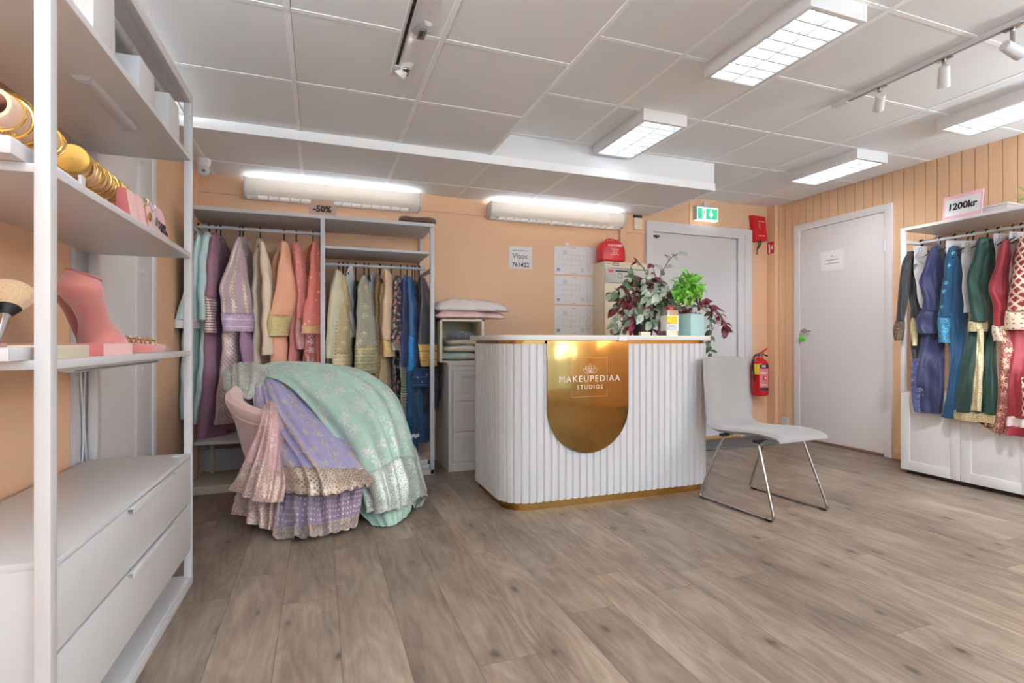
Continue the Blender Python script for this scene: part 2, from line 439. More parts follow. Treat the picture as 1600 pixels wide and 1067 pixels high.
st('baseboard_left', (XL, -2.0, 0), (XL + .014, 2.58, .07), M['wall'], .003)
st('baseboard_back', (XL, YB - .014, 0), (2.7, YB, .07), M['wall'], .003)

# door to the exit, in the back wall
def frame(mb, x0, x1, z1, w, f, d0, d1, wl=None):
    wl = wl or w
    mb.prism([(x0 - wl, 0), (x0, 0), (x0, z1), (x1, z1), (x1, 0), (x1 + w, 0), (x1 + w, z1 + f), (x0 - wl, z1 + f)], FN, d0, d1)
FN = lambda x, y, d: V((x, YB - d, y))
d1 = struct(thing('door_1', 'white flush door under the green exit sign, behind the plants', 'door', (3.62, YB, 0))); del d1['category']; del d1['label']
mb = MB(); frame(mb, 3.09, 4.15, 2.085, .075, .1, -.02, .04); mb.build('door_frame', M['door'], d1, .004)
mb = MB(); FN = lambda x, y, d: V((x, YB - d, y)); mb.prism([(4.15, 0), (4.25, 0), (4.25, 2.12), (3.09, 2.12), (3.09, 2.085), (4.15, 2.085)], FN, 0, .022)
mb.prism([(4.25, 0), (4.345, 0), (4.345, 2.19), (3.03, 2.19), (3.03, 2.12), (4.25, 2.12)], FN, 0, .03); mb.build('architrave', M['door'], d1, .003)
box('door_leaf', (3.09, YB - .012, .015), (4.15, YB + .01, 2.085), M['door'], d1)
mb = MB(); mb.box((3.1, YB - .03, 2.035), (3.17, YB - .012, 2.052)); mb.box((3.12, YB - .045, 2.02), (3.145, YB - .03, 2.05)); mb.build('door_contact', paint('bronze_fitting', (96, 78, 62), .4, .6), d1)
box('threshold', (3.09, YB - .075, 0), (4.15, YB - .001, .022), M['wood_orange'], d1, .004)
# white door with the green knob, in the right wall
FN = lambda y, z, d: V((XR - d, y, z))
d2 = struct(thing('door_2', '', '', (XR, 3.62, 0))); del d2['category']; del d2['label']
mb = MB(); frame(mb, 3.19, 4.05, 2.128, .066, .066, -.02, .028); mb.build('door_frame', M['door'], d2, .004)
box('door_leaf', (XR - .018, 3.194, .022), (XR + .01, 4.046, 2.124), M['door'], d2)
box('threshold', (XR - .03, 3.19, 0), (XR, 4.05, .018), paint('oak_threshold', (120, 92, 68), .5), d2, .003)
hd = MB(); hd.cyl((XR - .018, 4.0, 1.105), (XR - .026, 4.0, 1.105), .026, n=20); hd.tube([(XR - .02, 4.0, 1.105), (XR - .06, 4.0, 1.105), (XR - .068, 3.99, 1.105), (XR - .07, 3.89, 1.103)], [.01, .01, .01, .008], 10); hd.build('door_handle', M['chrome'], d2)
kb = MB(); kb.lathe([(.016, 0), (.018, -.012), (.027, -.018), (.030, -.034), (.026, -.045), (.012, -.048)], (XR - .018, 4.003, 1.03), 22, 'X'); o = kb.build('lock_knob', M['green_knob'], d2); o['label'] = 'bright green lock knob'
for z in (1.83, .32):
    mb = MB(); mb.cyl((XR - .03, 3.186, z - .045), (XR - .03, 3.186, z + .045), .008, n=10); mb.cyl((XR - .03, 3.186, z + .047), (XR - .03, 3.186, z + .053), .0095, n=10); mb.build('hinge', M['door'], d2)
nt = tag(link('door_notice', MB().box((XR - .0205, 3.48, 1.66), (XR - .0185, 3.78, 1.86)).build('x', M['paper']).data), '', '') if False else None
n_ = thing('door_notice', 'white paper notice taped to the white door with the green knob', 'notice', (XR - .019, 3.66, 1.685))
MB().prism([(3.81, 1.69), (3.57, 1.68), (3.57, 1.87), (3.815, 1.875)], FN, .0185, .0195).build('sheet', M['paper'], n_)
mb = MB()
for i, (w, z) in enumerate(((.022, 1.82), (.13, 1.785), (.15, 1.75))): mb.box((XR - .0205, 3.69 - w/2, z - .003), (XR - .0195, 3.69 + w/2, z + .003))
mb.build('printed_lines', M['ink_soft'], n_)
# white door in the left wall, seen through the display unit
FN = lambda y, z, d: V((XL + d, y, z))
d3 = struct(thing('door_3', '', '', (XL, 3.03, 0))); del d3['category']; del d3['label']
mb = MB(); frame(mb, 2.66, 3.40, 2.06, .055, .055, -.02, .03); mb.build('door_frame', M['door'], d3, .004)
box('door_leaf', (XL - .01, 2.662, .01), (XL + .014, 3.398, 2.058), M['door'], d3)
box('door_stile', (XL + .0, 3.15, .01), (XL + .021, 3.398, 2.058), M['white'], d3)
for z in (1.93, 1.36, .86): 
    mb = MB(); mb.lathe([(.012, 0), (.012, .004), (.008, .007)], (XL + .021, 3.23, z), 16, 'X'); mb.build('cap', M['white'], d3)
# wall channel and cables beside that door
c_ = thing('cable_channel', 'white vertical cable channel on the left wall behind the display unit', 'cable channel', (XL, 2.53, 0))
box('back_channel', (XL, 2.44, .0), (XL + .02, 2.62, 2.2), M['greywhite'], c_)
box('cover_rail', (XL + .02, 2.55, 0), (XL + .045, 2.59, 2.2), M['white'], c_, .004)
for k in range(3):
    pts = [(XL + .026 + .004*k, 2.475 + .02*k + .012 * math.sin(z_ * 5 + k * 2), .5 + z_ * .45) for z_ in [i / 8 for i in range(9)]]
    MB().tube(pts, .0035, 6).build('cable', M['cable'], c_)
# added window behind the camera: its glowing pane fills the room with light
wf = struct(thing('fill_window_1', '', '', (1.9, YF, .5))); del wf['category']; del wf['label']
mb = MB()
for x in (.3, 1.36, 2.42, 3.48): mb.box((x - .03, YF, .5), (x + .03, YF + .03, 2.2))
for z in (.5, 2.2): mb.box((.27, YF, z - .03), (3.51, YF + .03, z + .03))
mb.build('fill_window_frame', M['white'], wf, .004)
box('fill_window_glass', (.3, YF + .002, .52), (3.48, YF + .006, 2.18), glow('fill_glow_glass', (186, 224, 255), 1.7), wf, 0)

# ------------------------------------------------------------------ lamps
TUBE = glow('lit_tube', (222, 241, 255), 10.0)
REFL = paint('louvre_white', (214, 212, 212), .35, var=.01)
BODY = paint('lamp_body', (226, 221, 219), .5, var=.01)
def louvre_lamp(x0, y0, label, grp):
    L, Wd, zt, zb = .60, .285, ZR, 2.385
    t = thing('ceiling_lamp', label, 'ceiling lamp', (x0 + Wd/2, y0 + L/2, zb), 0, grp)
    mb = MB(); e = .022
    mb.box((x0 - e, y0 - e, zb), (x0, y0 + L + e, zt)); mb.box((x0 + Wd, y0 - e, zb), (x0 + Wd + e, y0 + L + e, zt))
    mb.box((x0, y0 - e, zb), (x0 + Wd, y0, zt)); mb.box((x0, y0 + L, zb), (x0 + Wd, y0 + L + e, zt)); mb.box((x0, y0, zt - .012), (x0 + Wd, y0 + L, zt))
    mb.build('housing', BODY, t, .002)
    mb = MB(); n = 8
    for i in range(n + 1):
        y = y0 + L * i / n
        mb.prism([(-.0035, zb + .002), (.0035, zb + .002), (.009, zb + .034), (-.009, zb + .034)], lambda a, z, d, y=y: V((x0 + d, min(max(y + a, y0), y0 + L), z)), 0, Wd)
    mb.box((x0 + Wd/2 - .003, y0, zb + .001), (x0 + Wd/2 + .003, y0 + L, zb + .034))
    mb.build('louvre', REFL, t)
    for xx in (.27, .73): MB().cyl((x0 + Wd*xx, y0 + .012, zb + .051), (x0 + Wd*xx, y0 + L - .012, zb + .051), .013, n=12).build('tube', TUBE, t)
    return t
LG = 'louvred ceiling lamps'
l0 = louvre_lamp(1.925, 1.637, 'white louvred ceiling lamp nearest the camera, largest of the four', LG)
dup(l0, (0, 1.193, 0), 0, 'white louvred ceiling lamp above the counter, casting a glow on the dropped ceiling edge', LG)
dup(l0, (1.915, 1.225, 0), 0, 'small-looking louvred ceiling lamp farthest away, over the door with the green knob', LG)
dup(l0, (1.905, .03, 0), 0, 'white louvred ceiling lamp cut off by the right edge, above the price sign', LG)

def opal():
    g = G('opal_cover'); g.set(color=lin((244, 238, 230)), rough=.4)
    tr = g.t.nodes.new('ShaderNodeBsdfTranslucent'); tr.inputs[0].default_value = lin((250, 240, 226)); mx = g.t.nodes.new('ShaderNodeMixShader'); mx.inputs[0].default_value = .2
    g.t.links.new(g.b.outputs[0], mx.inputs[1]); g.t.links.new(tr.outputs[0], mx.inputs[2]); g.t.links.new(mx.outputs[0], g.out.inputs[0]); return g.m
OPAL = opal()
def wall_lamp(name, x0, L, label, M4):
    """curved wall lamp with an open top and a toothed louvre below; built along x on a wall facing -y at y=0"""
    t = thing(name, label, 'wall lamp', M4 @ V((x0 + L/2, 0, 0)), 0, 'long wall lamps')
    prof = [(.0, .0), (.075, .002), (.115, .03), (.13, .075), (.128, .132), (.123, .132), (.124, .076), (.109, .034), (.073, .008), (.0, .006)]
    mb = MB(); mb.M = M4
    front = [(.092, .012), (.112, .03), (.127, .075), (.1255, .132), (.122, .132), (.1225, .077), (.108, .035), (.089, .017)]
    mb.prism(front, lambda d, z, x: V((x, -d, z)), x0, x0 + L); mb.build('front_cover', OPAL, t)
    mb = MB(); mb.M = M4; mb.box((x0, -.012, 0), (x0 + L, 0, .12)); mb.build('back_plate', BODY, t)
    for xe in (x0 - .012, x0 + L):
        mb = MB(); mb.M = M4
        mb.prism([(0, 0), (.078, 0), (.118, .027), (.134, .075), (.131, .136), (0, .136)], lambda d, z, x: V((x, -d, z)), xe, xe + .012); mb.build('end_cap', REFL, t, .002)
    mb = MB(); mb.M = M4; n = int(L / .072)
    for i in range(1, n):
        x = x0 + L * i / n; mb.prism([(.012, .004), (.088, .008), (.104, .036), (.012, .05)], lambda d, z, q: V((q, -d, z)), x - .003, x + .003)
    mb.box((x0, -.05, .002), (x0 + L, -.046, .04)); mb.build('louvre', REFL, t)
    mb = MB(); mb.M = M4; mb.box((x0 + .004, -.105, .056), (x0 + L - .004, -.013, .059)); mb.build('tray', REFL, t)
    mb = MB(); mb.M = M4; mb.cyl((x0 + .06, -.06, .128), (x0 + L - .06, -.06, .128), .012, n=12); mb.build('upper_tube', WTUBE, t)
    mb = MB(); mb.M = M4; mb.cyl((x0 + .06, -.055, .045), (x0 + L - .06, -.055, .045), .008, n=12); mb.build('lower_tube', WTUBE2, t)
    return t
WTUBE = glow('lit_wall_tube', (224, 240, 255), 24.0); WTUBE2 = glow('lit_lower_tube', (255, 248, 238), 3.0)
wall_lamp('wall_lamp', -.51, 1.28, 'long curved white wall lamp above the left half of the back clothes rack', Matrix.Translation((0, YB - .014, 2.075)))
wall_lamp('wall_lamp', 1.39, 1.31, 'long curved white wall lamp above the white payment notice', Matrix.Translation((0, YB - .014, 2.07)))
wall_lamp('wall_lamp', 2.3, 1.15, 'white wall lamp on the left wall, its end peeking past the display unit top', Matrix.Translation((XL, 0, 2.135)) @ Matrix.Rotation(PI/2, 4, 'Z'))

def spot(p, aim, label, lit, zc, en=14):
    p = V(p); t = thing('track_spotlight', label, 'spotlight', (p.x, p.y, zc), 0, 'track spotlights')
    a = (V(aim) - p).normalized(); q = a.to_track_quat('Z', 'Y')
    mb = MB(); mb.box((p.x - .007, p.y - .007, p.z), (p.x + .007, p.y + .007, zc - .028)); mb.box((p.x - .016, p.y - .035, zc - .034), (p.x + .016, p.y + .035, zc - .026)); mb.build('stem', M['chrome'], t, .002)
    mb = MB(); mb.M = Matrix.Translation(p) @ q.to_matrix().to_4x4()
    mb.lathe([(.0, -.052), (.020, -.052), (.0235, -.048), (.0275, .05), (.0255, .05), (.0245, .038), (0., .036)], (0, 0, 0), 24, cap=False); mb.build('head', M['white'], t)
    mb = MB(); mb.M = Matrix.Translation(p) @ q.to_matrix().to_4x4(); mb.lathe([(.0, .041), (.021, .041), (.0215, .036)], n=20, cap=False); mb.build('bulb', glow('lit_spot', (255, 238, 220), 12.) if lit else glow('dim_spot', (250, 240, 232), 1.2), t)
    li = bpy.data.lights.new('spot_beam', 'SPOT'); li.energy = en; li.spot_size = R_(62); li.spot_blend = .9; li.color = (.95, .97, 1.); li.shadow_soft_size = .03
    ob = bpy.data.objects.new('spot_beam', li); COL.objects.link(ob); ob.parent = t; W[ob.name] = wm(t)
    ob.matrix_local = wm(t).inverted() @ Matrix.Translation(p + a * .06) @ (a.to_track_quat('-Z', 'Y').to_matrix().to_4x4())
    return t
def track(name, label, x, y0, y1, zc):
    t = thing(name, label, 'lighting track', (x, (y0 + y1) / 2, zc - .026))
    mb = MB()
    for s_ in (-1, 1): mb.box((x + s_ * .0075, y0, zc - .026), (x + s_ * .017, y1, zc - .001))
    mb.box((x - .0165, y0 + .001, zc - .006), (x + .0165, y1 - .001, zc - .0012)); mb.box((x - .0185, y1 - .09, zc - .0285), (x + .0185, y1 + .001, zc - .0015)); mb.build('rail', M['white'], t, .001)
    MB().box((x - .0072, y0, zc - .02), (x + .0072, y1 - .092, zc - .0065)).build('slot', M['dark'], t)
track('lighting_track', 'short white lighting track on the ceiling above the armchair', .336, .9, 2.55, ZL)
track('lighting_track', 'long white lighting track crossing the right half of the ceiling', 2.97, .4, 2.36, ZR)
spot(at(659, 38, 2.17) + V((0, 0, 0)), at(500, 140, 2.9), 'white spotlight with its lit bulb facing out, nearer one on the left track', True, ZL)
spot(at(634, 103, 2.47), at(560, 200, 2.6), 'white spotlight with a chrome bulb ring, farther one on the left track', False, ZL)
for (px, py, ax, ay, az, lb) in ((1374, 160, 4.62, 3.55, 1.25, 'leftmost white spotlight on the long right track, tilted to the right'), (1475, 120, 3.9, 2.35, .4, 'white spotlight in the middle of the three on the long right track'), (1582, 78, 4.3, 1.3, 1.9, 'white spotlight cut off by the right edge, on the right track')):
    p = onX(px, py, 2.97); spot(p, (ax, ay, az), lb, False, ZR, 75)
# unseen area lights added behind the camera to fill the room
for (x, y, e) in ((2.07, .15, 8), (4.0, .3, 18), (2.07, -1.3, 10), (.1, -.9, 4)):
    li = bpy.data.lights.new('fill_light_behind', 'AREA'); li.shape = 'RECTANGLE'; li.size = .28; li.size_y = .6; li.energy = e; li.color = (.68, .87, 1.)
    ob = bpy.data.objects.new('fill_light_behind', li); COL.objects.link(ob); ob.location = (x, y, 2.28 if x < 1 else 2.38)
# unseen uplights added along the walls to brighten the ceiling
for (x, y, rz, e) in ((XL + .12, .55, 0, 78), (XL + .12, -1.2, 0, 66), (XR - .12, .35, 0, 104), (XR - .12, -1.3, 0, 88), (1.0, YF + .14, PI/2, 122), (3.2, YF + .14, PI/2, 88)):
    li = bpy.data.lights.new('ceiling_fill_light', 'AREA'); li.shape = 'RECTANGLE'; li.size = .1; li.size_y = 1.25; li.energy = e; li.color = (.68, .87, 1.)
    ob = bpy.data.objects.new('ceiling_fill_light', li); COL.objects.link(ob); ob.location = (x, y, 1.95); ob.rotation_euler = (PI, 0, rz)
w = bpy.data.worlds.new('World'); sc.world = w; w.use_nodes = True
w.node_tree.nodes['Background'].inputs[0].default_value = (.9, .93, 1., 1); w.node_tree.nodes['Background'].inputs[1].default_value = .3
# ------------------------------------------------------------------ camera
cd = bpy.data.cameras.new('camera'); cam = bpy.data.objects.new('camera', cd); COL.objects.link(cam)
cam.location = (0, 0, H); cam.rotation_euler = (PI/2, 0, -YAW); cd.sensor_width = 36.; cd.lens = 36. * FPX / 1600.; cd.clip_start = .02
sc.camera = cam
sc.view_settings.view_transform = 'Standard'; sc.view_settings.look = 'None'; sc.view_settings.gamma = 1.; sc.view_settings.use_curve_mapping = False
sc.view_settings.exposure = .3
sc.cycles.use_denoising = True; sc.cycles.max_bounces = 10; sc.cycles.diffuse_bounces = 6; sc.cycles.sample_clamp_indirect = 6.
# ------------------------------------------------------------------ left display unit
D = thing('display_unit', 'tall white open display unit with two drawers, jewellery on its shelves', 'shelf unit', (-.493, 2.517, 0), R_(-1.15))
UM = wm(D); UD, UL, UH = .352, 1.18, 2.02
def ub(name, a, b, mat='white', bevel=.002, par=None): return box(name, a, b, M[mat], par or D, bevel, local=True)
for (x, y) in ((-.028, -.03), (-.028, -UL), (-UD, -.03), (-UD, -UL)): ub('post', (x, y, 0), (x + .028, y + .03, UH - .03))
mb = MB()
for (a, b) in (((-UD, -UL + .03, UH - .03), (-.33, -.03, UH)), ((-.028, -UL, UH - .04), (0, 0, UH)), ((-UD, -UL, UH - .03), (-.028, -UL + .03, UH)), ((-UD, -.03, UH - .03), (-.028, 0, UH))): mb.box(a, b)
mb.build('top_frame', M['white'], D, .002, local=True)
for z in (1.742, 1.344, .942): 
    ub('shelf', (-UD + .002, -UL + .004, z), (-.002, -.004, z + .02), 'white', .003)
ub('top_board', (-UD + .01, -UL + .03, UH - .036), (-.03, -.03, UH - .028))
ub('cabinet_top', (-UD, -UL + .032, .525), (-.004, -.032, .541))
mb = MB(); mb.box((-UD, -UL + .032, .145), (-.02, -UL + .046, .525)); mb.box((-UD, -.046, .145), (-.02, -.032, .525)); mb.box((-UD, -UL + .04, .145), (-.02, -.04, .16)); mb.box((-UD, -UL + .04, .145), (-UD + .012, -.04, .525)); mb.build('cabinet_body', M['white'], D, .001, local=True)
for z in (.147, .347):
    dr = ub('drawer', (-.02, -UL + .033, z), (-.002, -.033, z + (.192 if z < .3 else .176)), 'white', .002)
    mb = MB(); zt = z + (.192 if z < .3 else .176)
    mb.prism([(-.002, zt + .0015), (.013, zt + .0015), (.013, zt - .012), (.0105, zt - .012), (.0105, zt - .001), (-.002, zt - .001)], lambda x, zz, d: V((x, d, zz)), -.74, -.30); mb.build('handle', M['white'], dr, .0008, local=True)
mb = MB(); mb.box((-UD, -UL, 0), (-.028, -UL + .03, .03)); mb.box((-UD, -.03, 0), (-.028, 0, .03)); mb.box((-.0285, -UL + .001, 0), (.0005, .0005, .032)); mb.box((-UD, -UL + .03, 0), (-UD + .028, -.03, .03)); mb.build('base_frame', M['white'], D, .002, local=True)
ub('base_board', (-UD + .01, -UL + .02, .028), (-.01, -.02, .036))
mb = MB(); mb.box((-.05, -.1, .5412), (-.02, -.06, .5424)); mb.build('sticker', M['paper'], D, local=True)
# slim lamps screwed under the boards
def bar_lamp(a, b, z, label):
    t = thing('shelf_lamp', label, 'shelf lamp', UM @ V(((a[0] + b[0]) / 2, (a[1] + b[1]) / 2, z - .02)), 0, 'slim lamps under the display shelves')
    a, b = V((*a, 0)), V((*b, 0)); dr = (b - a).normalized(); sd = V((dr.y, -dr.x, 0)); 
    prof = [(-.025, 0), (-.021, -.009), (-.010, -.0145), (.010, -.0145), (.021, -.009), (.025, 0)]
    mb = MB(); mb.M = UM; mb.rings([[p + sd * x + V((0, 0, z + h)) for x, h in prof] for p in (a, b)]); mb.build('lens', paint('frosted_lens', (214, 211, 211), .3), t, .001)
    mb = MB(); mb.M = UM; c = (a + b) / 2
    mb.rings([[p + sd * (x * .55 + .004) + V((0, 0, z - .0145 + h * .25)) for x, h in prof] for p in (a, b)]); mb.build('channel', M['greywhite'], t)
    for p, q in ((a, a - dr * .01), (b, b + dr * .01)):
        mb = MB(); mb.M = UM; mb.rings([[r + sd * x * 1.02 + V((0, 0, z + h * 1.05)) for x, h in prof] for r in (p, q)]); mb.build('end_cap', M['greywhite'], t, .001)
bar_lamp((-.115, -.72), (-.115, -.36), 1.742, 'slim white lamp under the shelf with the white paper bags')
bar_lamp((-.10, -.75), (-.10, -.46), UH - .036, 'slim white lamp under the unit top, nearer of the two in line')
bar_lamp((-.10, -.44), (-.10, -.10), UH - .036, 'slim white lamp under the unit top, farther of the two in line')
bar_lamp((-.06, -.95), (-.06, -.30), .942, 'slim white lamp under the shelf with the pink necklace bust')
def uz(px, py, X):                       # a point on a plane parallel to the unit's front, in the room
    p = onX(px, py, X); return p
# white carrier bags on the top shelf
def carrier(name, x0, x1, y0, y1, z0, h, label):
    t = thing(name, label, 'paper bag', UM @ V(((x0 + x1) / 2, (y0 + y1) / 2, z0)), 0, 'white logo bags on the top shelf')
    mb = MB(); mb.M = UM
    cx, cy = (x0 + x1) / 2, (y0 + y1) / 2
    def ring(z, s, e): return [V((cx + (x - cx) * e, cy + (y - cy) * s, z)) for x, y in ((x0, y0), (x1, y0), (x1, cy), (x1, y1), (x0, y1), (x0, cy))]
    mb.rings([ring(z0, 1, 1), ring(z0 + h * .5, .98, 1), ring(z0 + h * .96, .92, 1), ring(z0 + h, .92, 1)]); b = mb.build('bag', M['bagpaper'], t, .002)
    cx = (x0 + x1) / 2
    text('MAKEUPEDIAA', .034, M['ink_soft'], UM @ face_y((cx, y0 - .0015, z0 + h * .40)), t, space=1.15)
    text('STUDIOS', .02, M['ink_soft'], UM @ face_y((cx, y0 - .0015, z0 + h * .22)), t, space=1.2)
    lotus(t, UM @ face_y((cx, y0 - .0015, z0 + h * .58)), .05, M['ink_soft'])
    for s_ in (y0 + .02, y1 - .02):
        mb = MB(); mb.M = UM; mb.tube([(cx - .05, s_, z0 + h * .96), (cx - .045, s_, z0 + h + .03), (cx + .045, s_, z0 + h + .03), (cx + .05, s_, z0 + h * .96)], .0025, 6); mb.build('handle', M['paper'], t)
def petal(L, w, n=9):
    up = [(math.sin(PI * i / n) ** .8 * w, L * i / n) for i in range(n + 1)]
    return up + [(-x, y) for x, y in reversed(up[1:-1])]
def lotus(par, Mx, size, mat):
    mb = MB()
    for a, L, w in ((0, .62, .13), (36, .58, .14), (-36, .58, .14), (68, .62, .16), (-68, .62, .16)):
        q = Matrix.Rotation(R_(a), 4, 'Z'); pts = [Mx @ (q @ V((x * size, y * size, .0004))) for x, y in petal(L, w)]
        mb.tube(pts, size * .017, 5, False, True)
    return mb.build('lotus_emblem', mat, par)
carrier('paper_bag', -.33, -.012, -.94, -.80, 1.7625, .16, 'white logo bag on the top shelf, nearest the camera of the three')
carrier('paper_bag', -.33, -.012, -.61, -.46, 1.7625, .115, 'white logo bag on the top shelf, middle of the three')
carrier('paper_bag', -.33, -.012, -.30, -.16, 1.7625, .14, 'white logo bag on the top shelf, beside the far post')

# bangle bars on the second shelf
def bangle_bar(y0, y1, x, z, zs, col, label):
    t = thing('bangle_stand', label, 'bracelet stand', (x, (y0 + y1) / 2, zs), 0)
    mb = MB(); mb.lathe([(.030, y0), (.033, y0 + .002), (.033, y1 - .002), (.030, y1), (.022, y1), (.022, y0 + .05), (0., y0 + .05)][::-1] if False else [(.024, y0 + .06), (.024, y0), (.031, y0), (.033, y0 + .003), (.033, y1 - .003), (.030, y1), (0.001, y1)], (x, 0, z), 26, 'Y', cap=False); mb.build('roll', col, t)
    for yy in (y1 - .03, y0 + .08):
        MB().cyl((x, yy, zs + .006), (x, yy, z - .03), .004, n=10).build('post', M['gold'], t)
        MB().lathe([(.03, 0), (.03, .004), (.004, .008)], (x, yy, zs), 20).build('foot', M['gold'], t)
    return t
BS = 1.364
bangle_bar(1.37, 1.62, -.625, 1.487, BS, M['creamvelvet'], 'cream bracelet roll nearest the camera on the second shelf')
bangle_bar(1.735, 2.10, -.625, 1.485, BS, M['creamvelvet'], 'cream bracelet roll with a gold disc end, farther on the second shelf')
rnd = random.Random(3)
BG = 'gold bangles on the bracelet rolls'
def bangle(y, R, r, tilt, label, mat='gold'):
    c = V((-.625, y, 1.486 - (R - r - .033) )); ax = V((tilt * .5, 1, tilt))
    o = MB().torus(c, R, r, ax).build('bangle', M[mat]); return tag(o, label, 'bangle', BG)
for i in range(7):
    bangle(1.40 + i * .031, .041 + .002 * (i % 3), .0026 + .001 * (i % 2), rnd.uniform(-.3, .3), 'thin gold bangle on the bracelet roll nearest the camera')
for i in range(15):
    bangle(1.765 + i * .0215, .0385 + .0012 * (i % 4), .0022 + .0012 * (i % 3 == 0), rnd.uniform(-.14, .2), 'thin gold bangle on the roll behind the gold disc')
o = MB().lathe([(0.001, 0), (.036, 0), (.0385, .003), (.0385, .022), (.035, .022)], (-.612, 1.70, 1.483), 30, 'Y', cap=False).build('bangle', M['goldsatin']); tag(o, 'wide gold cuff with a flat disc face on the second shelf', 'cuff bracelet')
o = MB().lathe([(.0455, 0), (.048, .004), (.048, .03), (.0455, .034)], (-.64, 1.455, 1.500), 30, 'Y', cap=False).build('bangle', M['gold']); tag(o, 'broad plain gold bangle at the front of the nearest bracelet roll', 'bangle')
t = tag(box('display_block', (-.70, 1.29, BS), (-.56, 1.47, BS + .035), M['white'], None, .003), 'small white display block under the nearest bracelet roll', 'display block')
t = thing('price_holder', 'white folded card lying at the front edge of the second shelf', 'card', (-.55, 1.58, BS))
mb = MB(); mb.prism([(1.48, BS + .001), (1.70, BS + .001), (1.70, BS + .032), (1.64, BS + .045), (1.48, BS + .05)], lambda y, z, d: V((-.555 - d - (z - BS) * .5, y, z)), 0, .004); mb.build('card', M['paper'], t)
mb = MB(); mb.box((-.556, 1.58, BS + .02), (-.549, 1.605, BS + .046)); mb.build('clip', M['white'], t, .002)
# small cream bust behind the bangles
o = MB().lathe([(.02, 0), (.03, .012), (.04, .05), (.034, .09), (.016, .11), (.012, .128), (.022, .14), (.021, .15), (0, .152)], (-.74, 2.16, BS), 20).build('necklace_bust', M['creamvelvet']); tag(o, 'little cream jewellery bust behind the bracelet rolls', 'jewellery bust')
# rose boxes with pendants
for i, (y, h, dx, mat, lb) in enumerate(((1.915, .098, 0, 'rosedark', 'deep rose upright earring block, nearest of the row'), (1.995, .10, .003, 'roselight', 'pale pink earring block in the middle of the row'), (2.07, .092, .005, 'rose', 'rose earring block hung with the silver pendant'))):
    t = thing('earring_stand', lb, 'earring stand', (-.555, y, BS), 0, 'rose earring blocks')
    mb = MB(); mb.prism([(-.575, BS), (-.53 + dx, BS), (-.545 + dx, BS + h), (-.568, BS + h)], lambda x, z, d: V((x, d, z)), y - .033, y + .033); mb.build('block', M[mat], t, .003)
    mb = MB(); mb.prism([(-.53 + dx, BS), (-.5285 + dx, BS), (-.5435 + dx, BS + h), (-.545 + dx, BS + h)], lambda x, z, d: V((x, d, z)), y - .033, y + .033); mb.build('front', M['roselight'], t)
def pendant(y, mat, label):
    t = thing('earring', label, 'earring', (-.525, y, BS + .02)); x = -.522
    MB().tube([(x - .012 + .012 * math.sin(i), y + .002 * math.cos(i * 2), BS + .105 - i * .009) for i in range(6)], .0022, 6).build('chain', M['gold' if mat == 'gold' else 'silver'], t)
    mb = MB(); mb.lathe([(.001, -.002), (.014, -.002), (.0165, 0), (.014, .002), (.001, .002)], (x + .003, y, BS + .043), 20, 'X'); mb.build('disc', M[mat], t)
    mb = MB()
    for k in range(8): mb.lathe([(.0005, -.0015), (.0018, 0), (.0005, .0015)], (x + .0055, y + .009 * math.cos(k * PI/4), BS + .043 + .009 * math.sin(k * PI/4)), 8, 'X')
    mb.build('beads', M[mat], t)
pendant(2.02, 'gold', 'round gold pendant earring hanging on the pink blocks')
pendant(2.10, 'silver', 'round silver pendant earring hanging on the pink blocks')
t = thing('discount_card', 'pink card reading -50% at the far end of the second shelf', 'price card', (-.535, 2.238, BS))
MB().prism([(2.165, BS), (2.31, BS), (2.31, BS + .11), (2.28, BS + .125), (2.165, BS + .125)], lambda y, z, d: V((-.528 - d - (z - BS) * .2, y, z)), 0, .003).build('card', M['pink_card'] if 'pink_card' in M else M.setdefault('pink_card', paint('pink_card', (240, 196, 204), .7)), t)
text('-50%', .058, M['ink'], Matrix.Translation((-.535, 2.238, BS + .045)) @ Matrix.Rotation(PI/2, 4, 'Z') @ Matrix.Rotation(PI/2 - .2, 4, 'X') , t, bold=.001)

# third shelf: brush, boxes, bust, rings
TS = .962
brush = thing('fan_brush', 'large makeup brush with fluffy blond bristles, by the left edge', 'makeup brush', (-.70, 1.36, TS))
bx = -.70
def bp(px, py): return onX(px, py, bx)
mb = MB(); c0, c1 = bp(-14, 560), bp(10, 487)
mb.tube([c0, c0.lerp(c1, .5), c1], [.006, .0095, .012], 14); mb.build('ferrule', M['silver'], brush)
dirb = (c1 - c0).normalized()
mb = MB(); q = dirb.to_track_quat('Z', 'Y').to_matrix().to_4x4(); mb.M = Matrix.Translation(c1) @ q
mb.lathe([(.010, -.004), (.020, .008), (.036, .03), (.046, .05), (.044, .064), (.03, .074), (0.001, .078)], n=30)
g = G('brush_hair'); p_ = g.xyz(g.co()); o_ = g.noise(g.co(), 260., 2.); g.set(color=g.mix(o_, lin((196, 160, 118)), lin((236, 208, 170))), rough=.9, sheen=.5); g.bump(o_, .8, .002)
mb.build('bristles', g.m, brush)
mb = MB(); mb.M = Matrix.Translation(c1) @ q; mb.lathe([(.0105, -.012), (.022, .006), (.026, .012), (.011, .012)], n=24, cap=False); mb.build('bristle_base', M['black'], brush)
o = tag(box('makeup_box', bp(-30, 548) + V((-.05, -.02, 0)), bp(1, 500) + V((.0, 0, 0)), paint('coral_box', (226, 84, 58), .5)), 'coral red box standing upright at the left edge, under the brush', 'box')
o = tag(box('makeup_box', (-.80, 1.56, TS), (-.745, 1.60, TS + .10), M['creamvelvet']), 'slim peach box standing behind the near post', 'box')
o = thing('jewellery_case', 'flat white drawer case at the near end of the third shelf', 'jewellery case', (-.60, 1.42, TS))
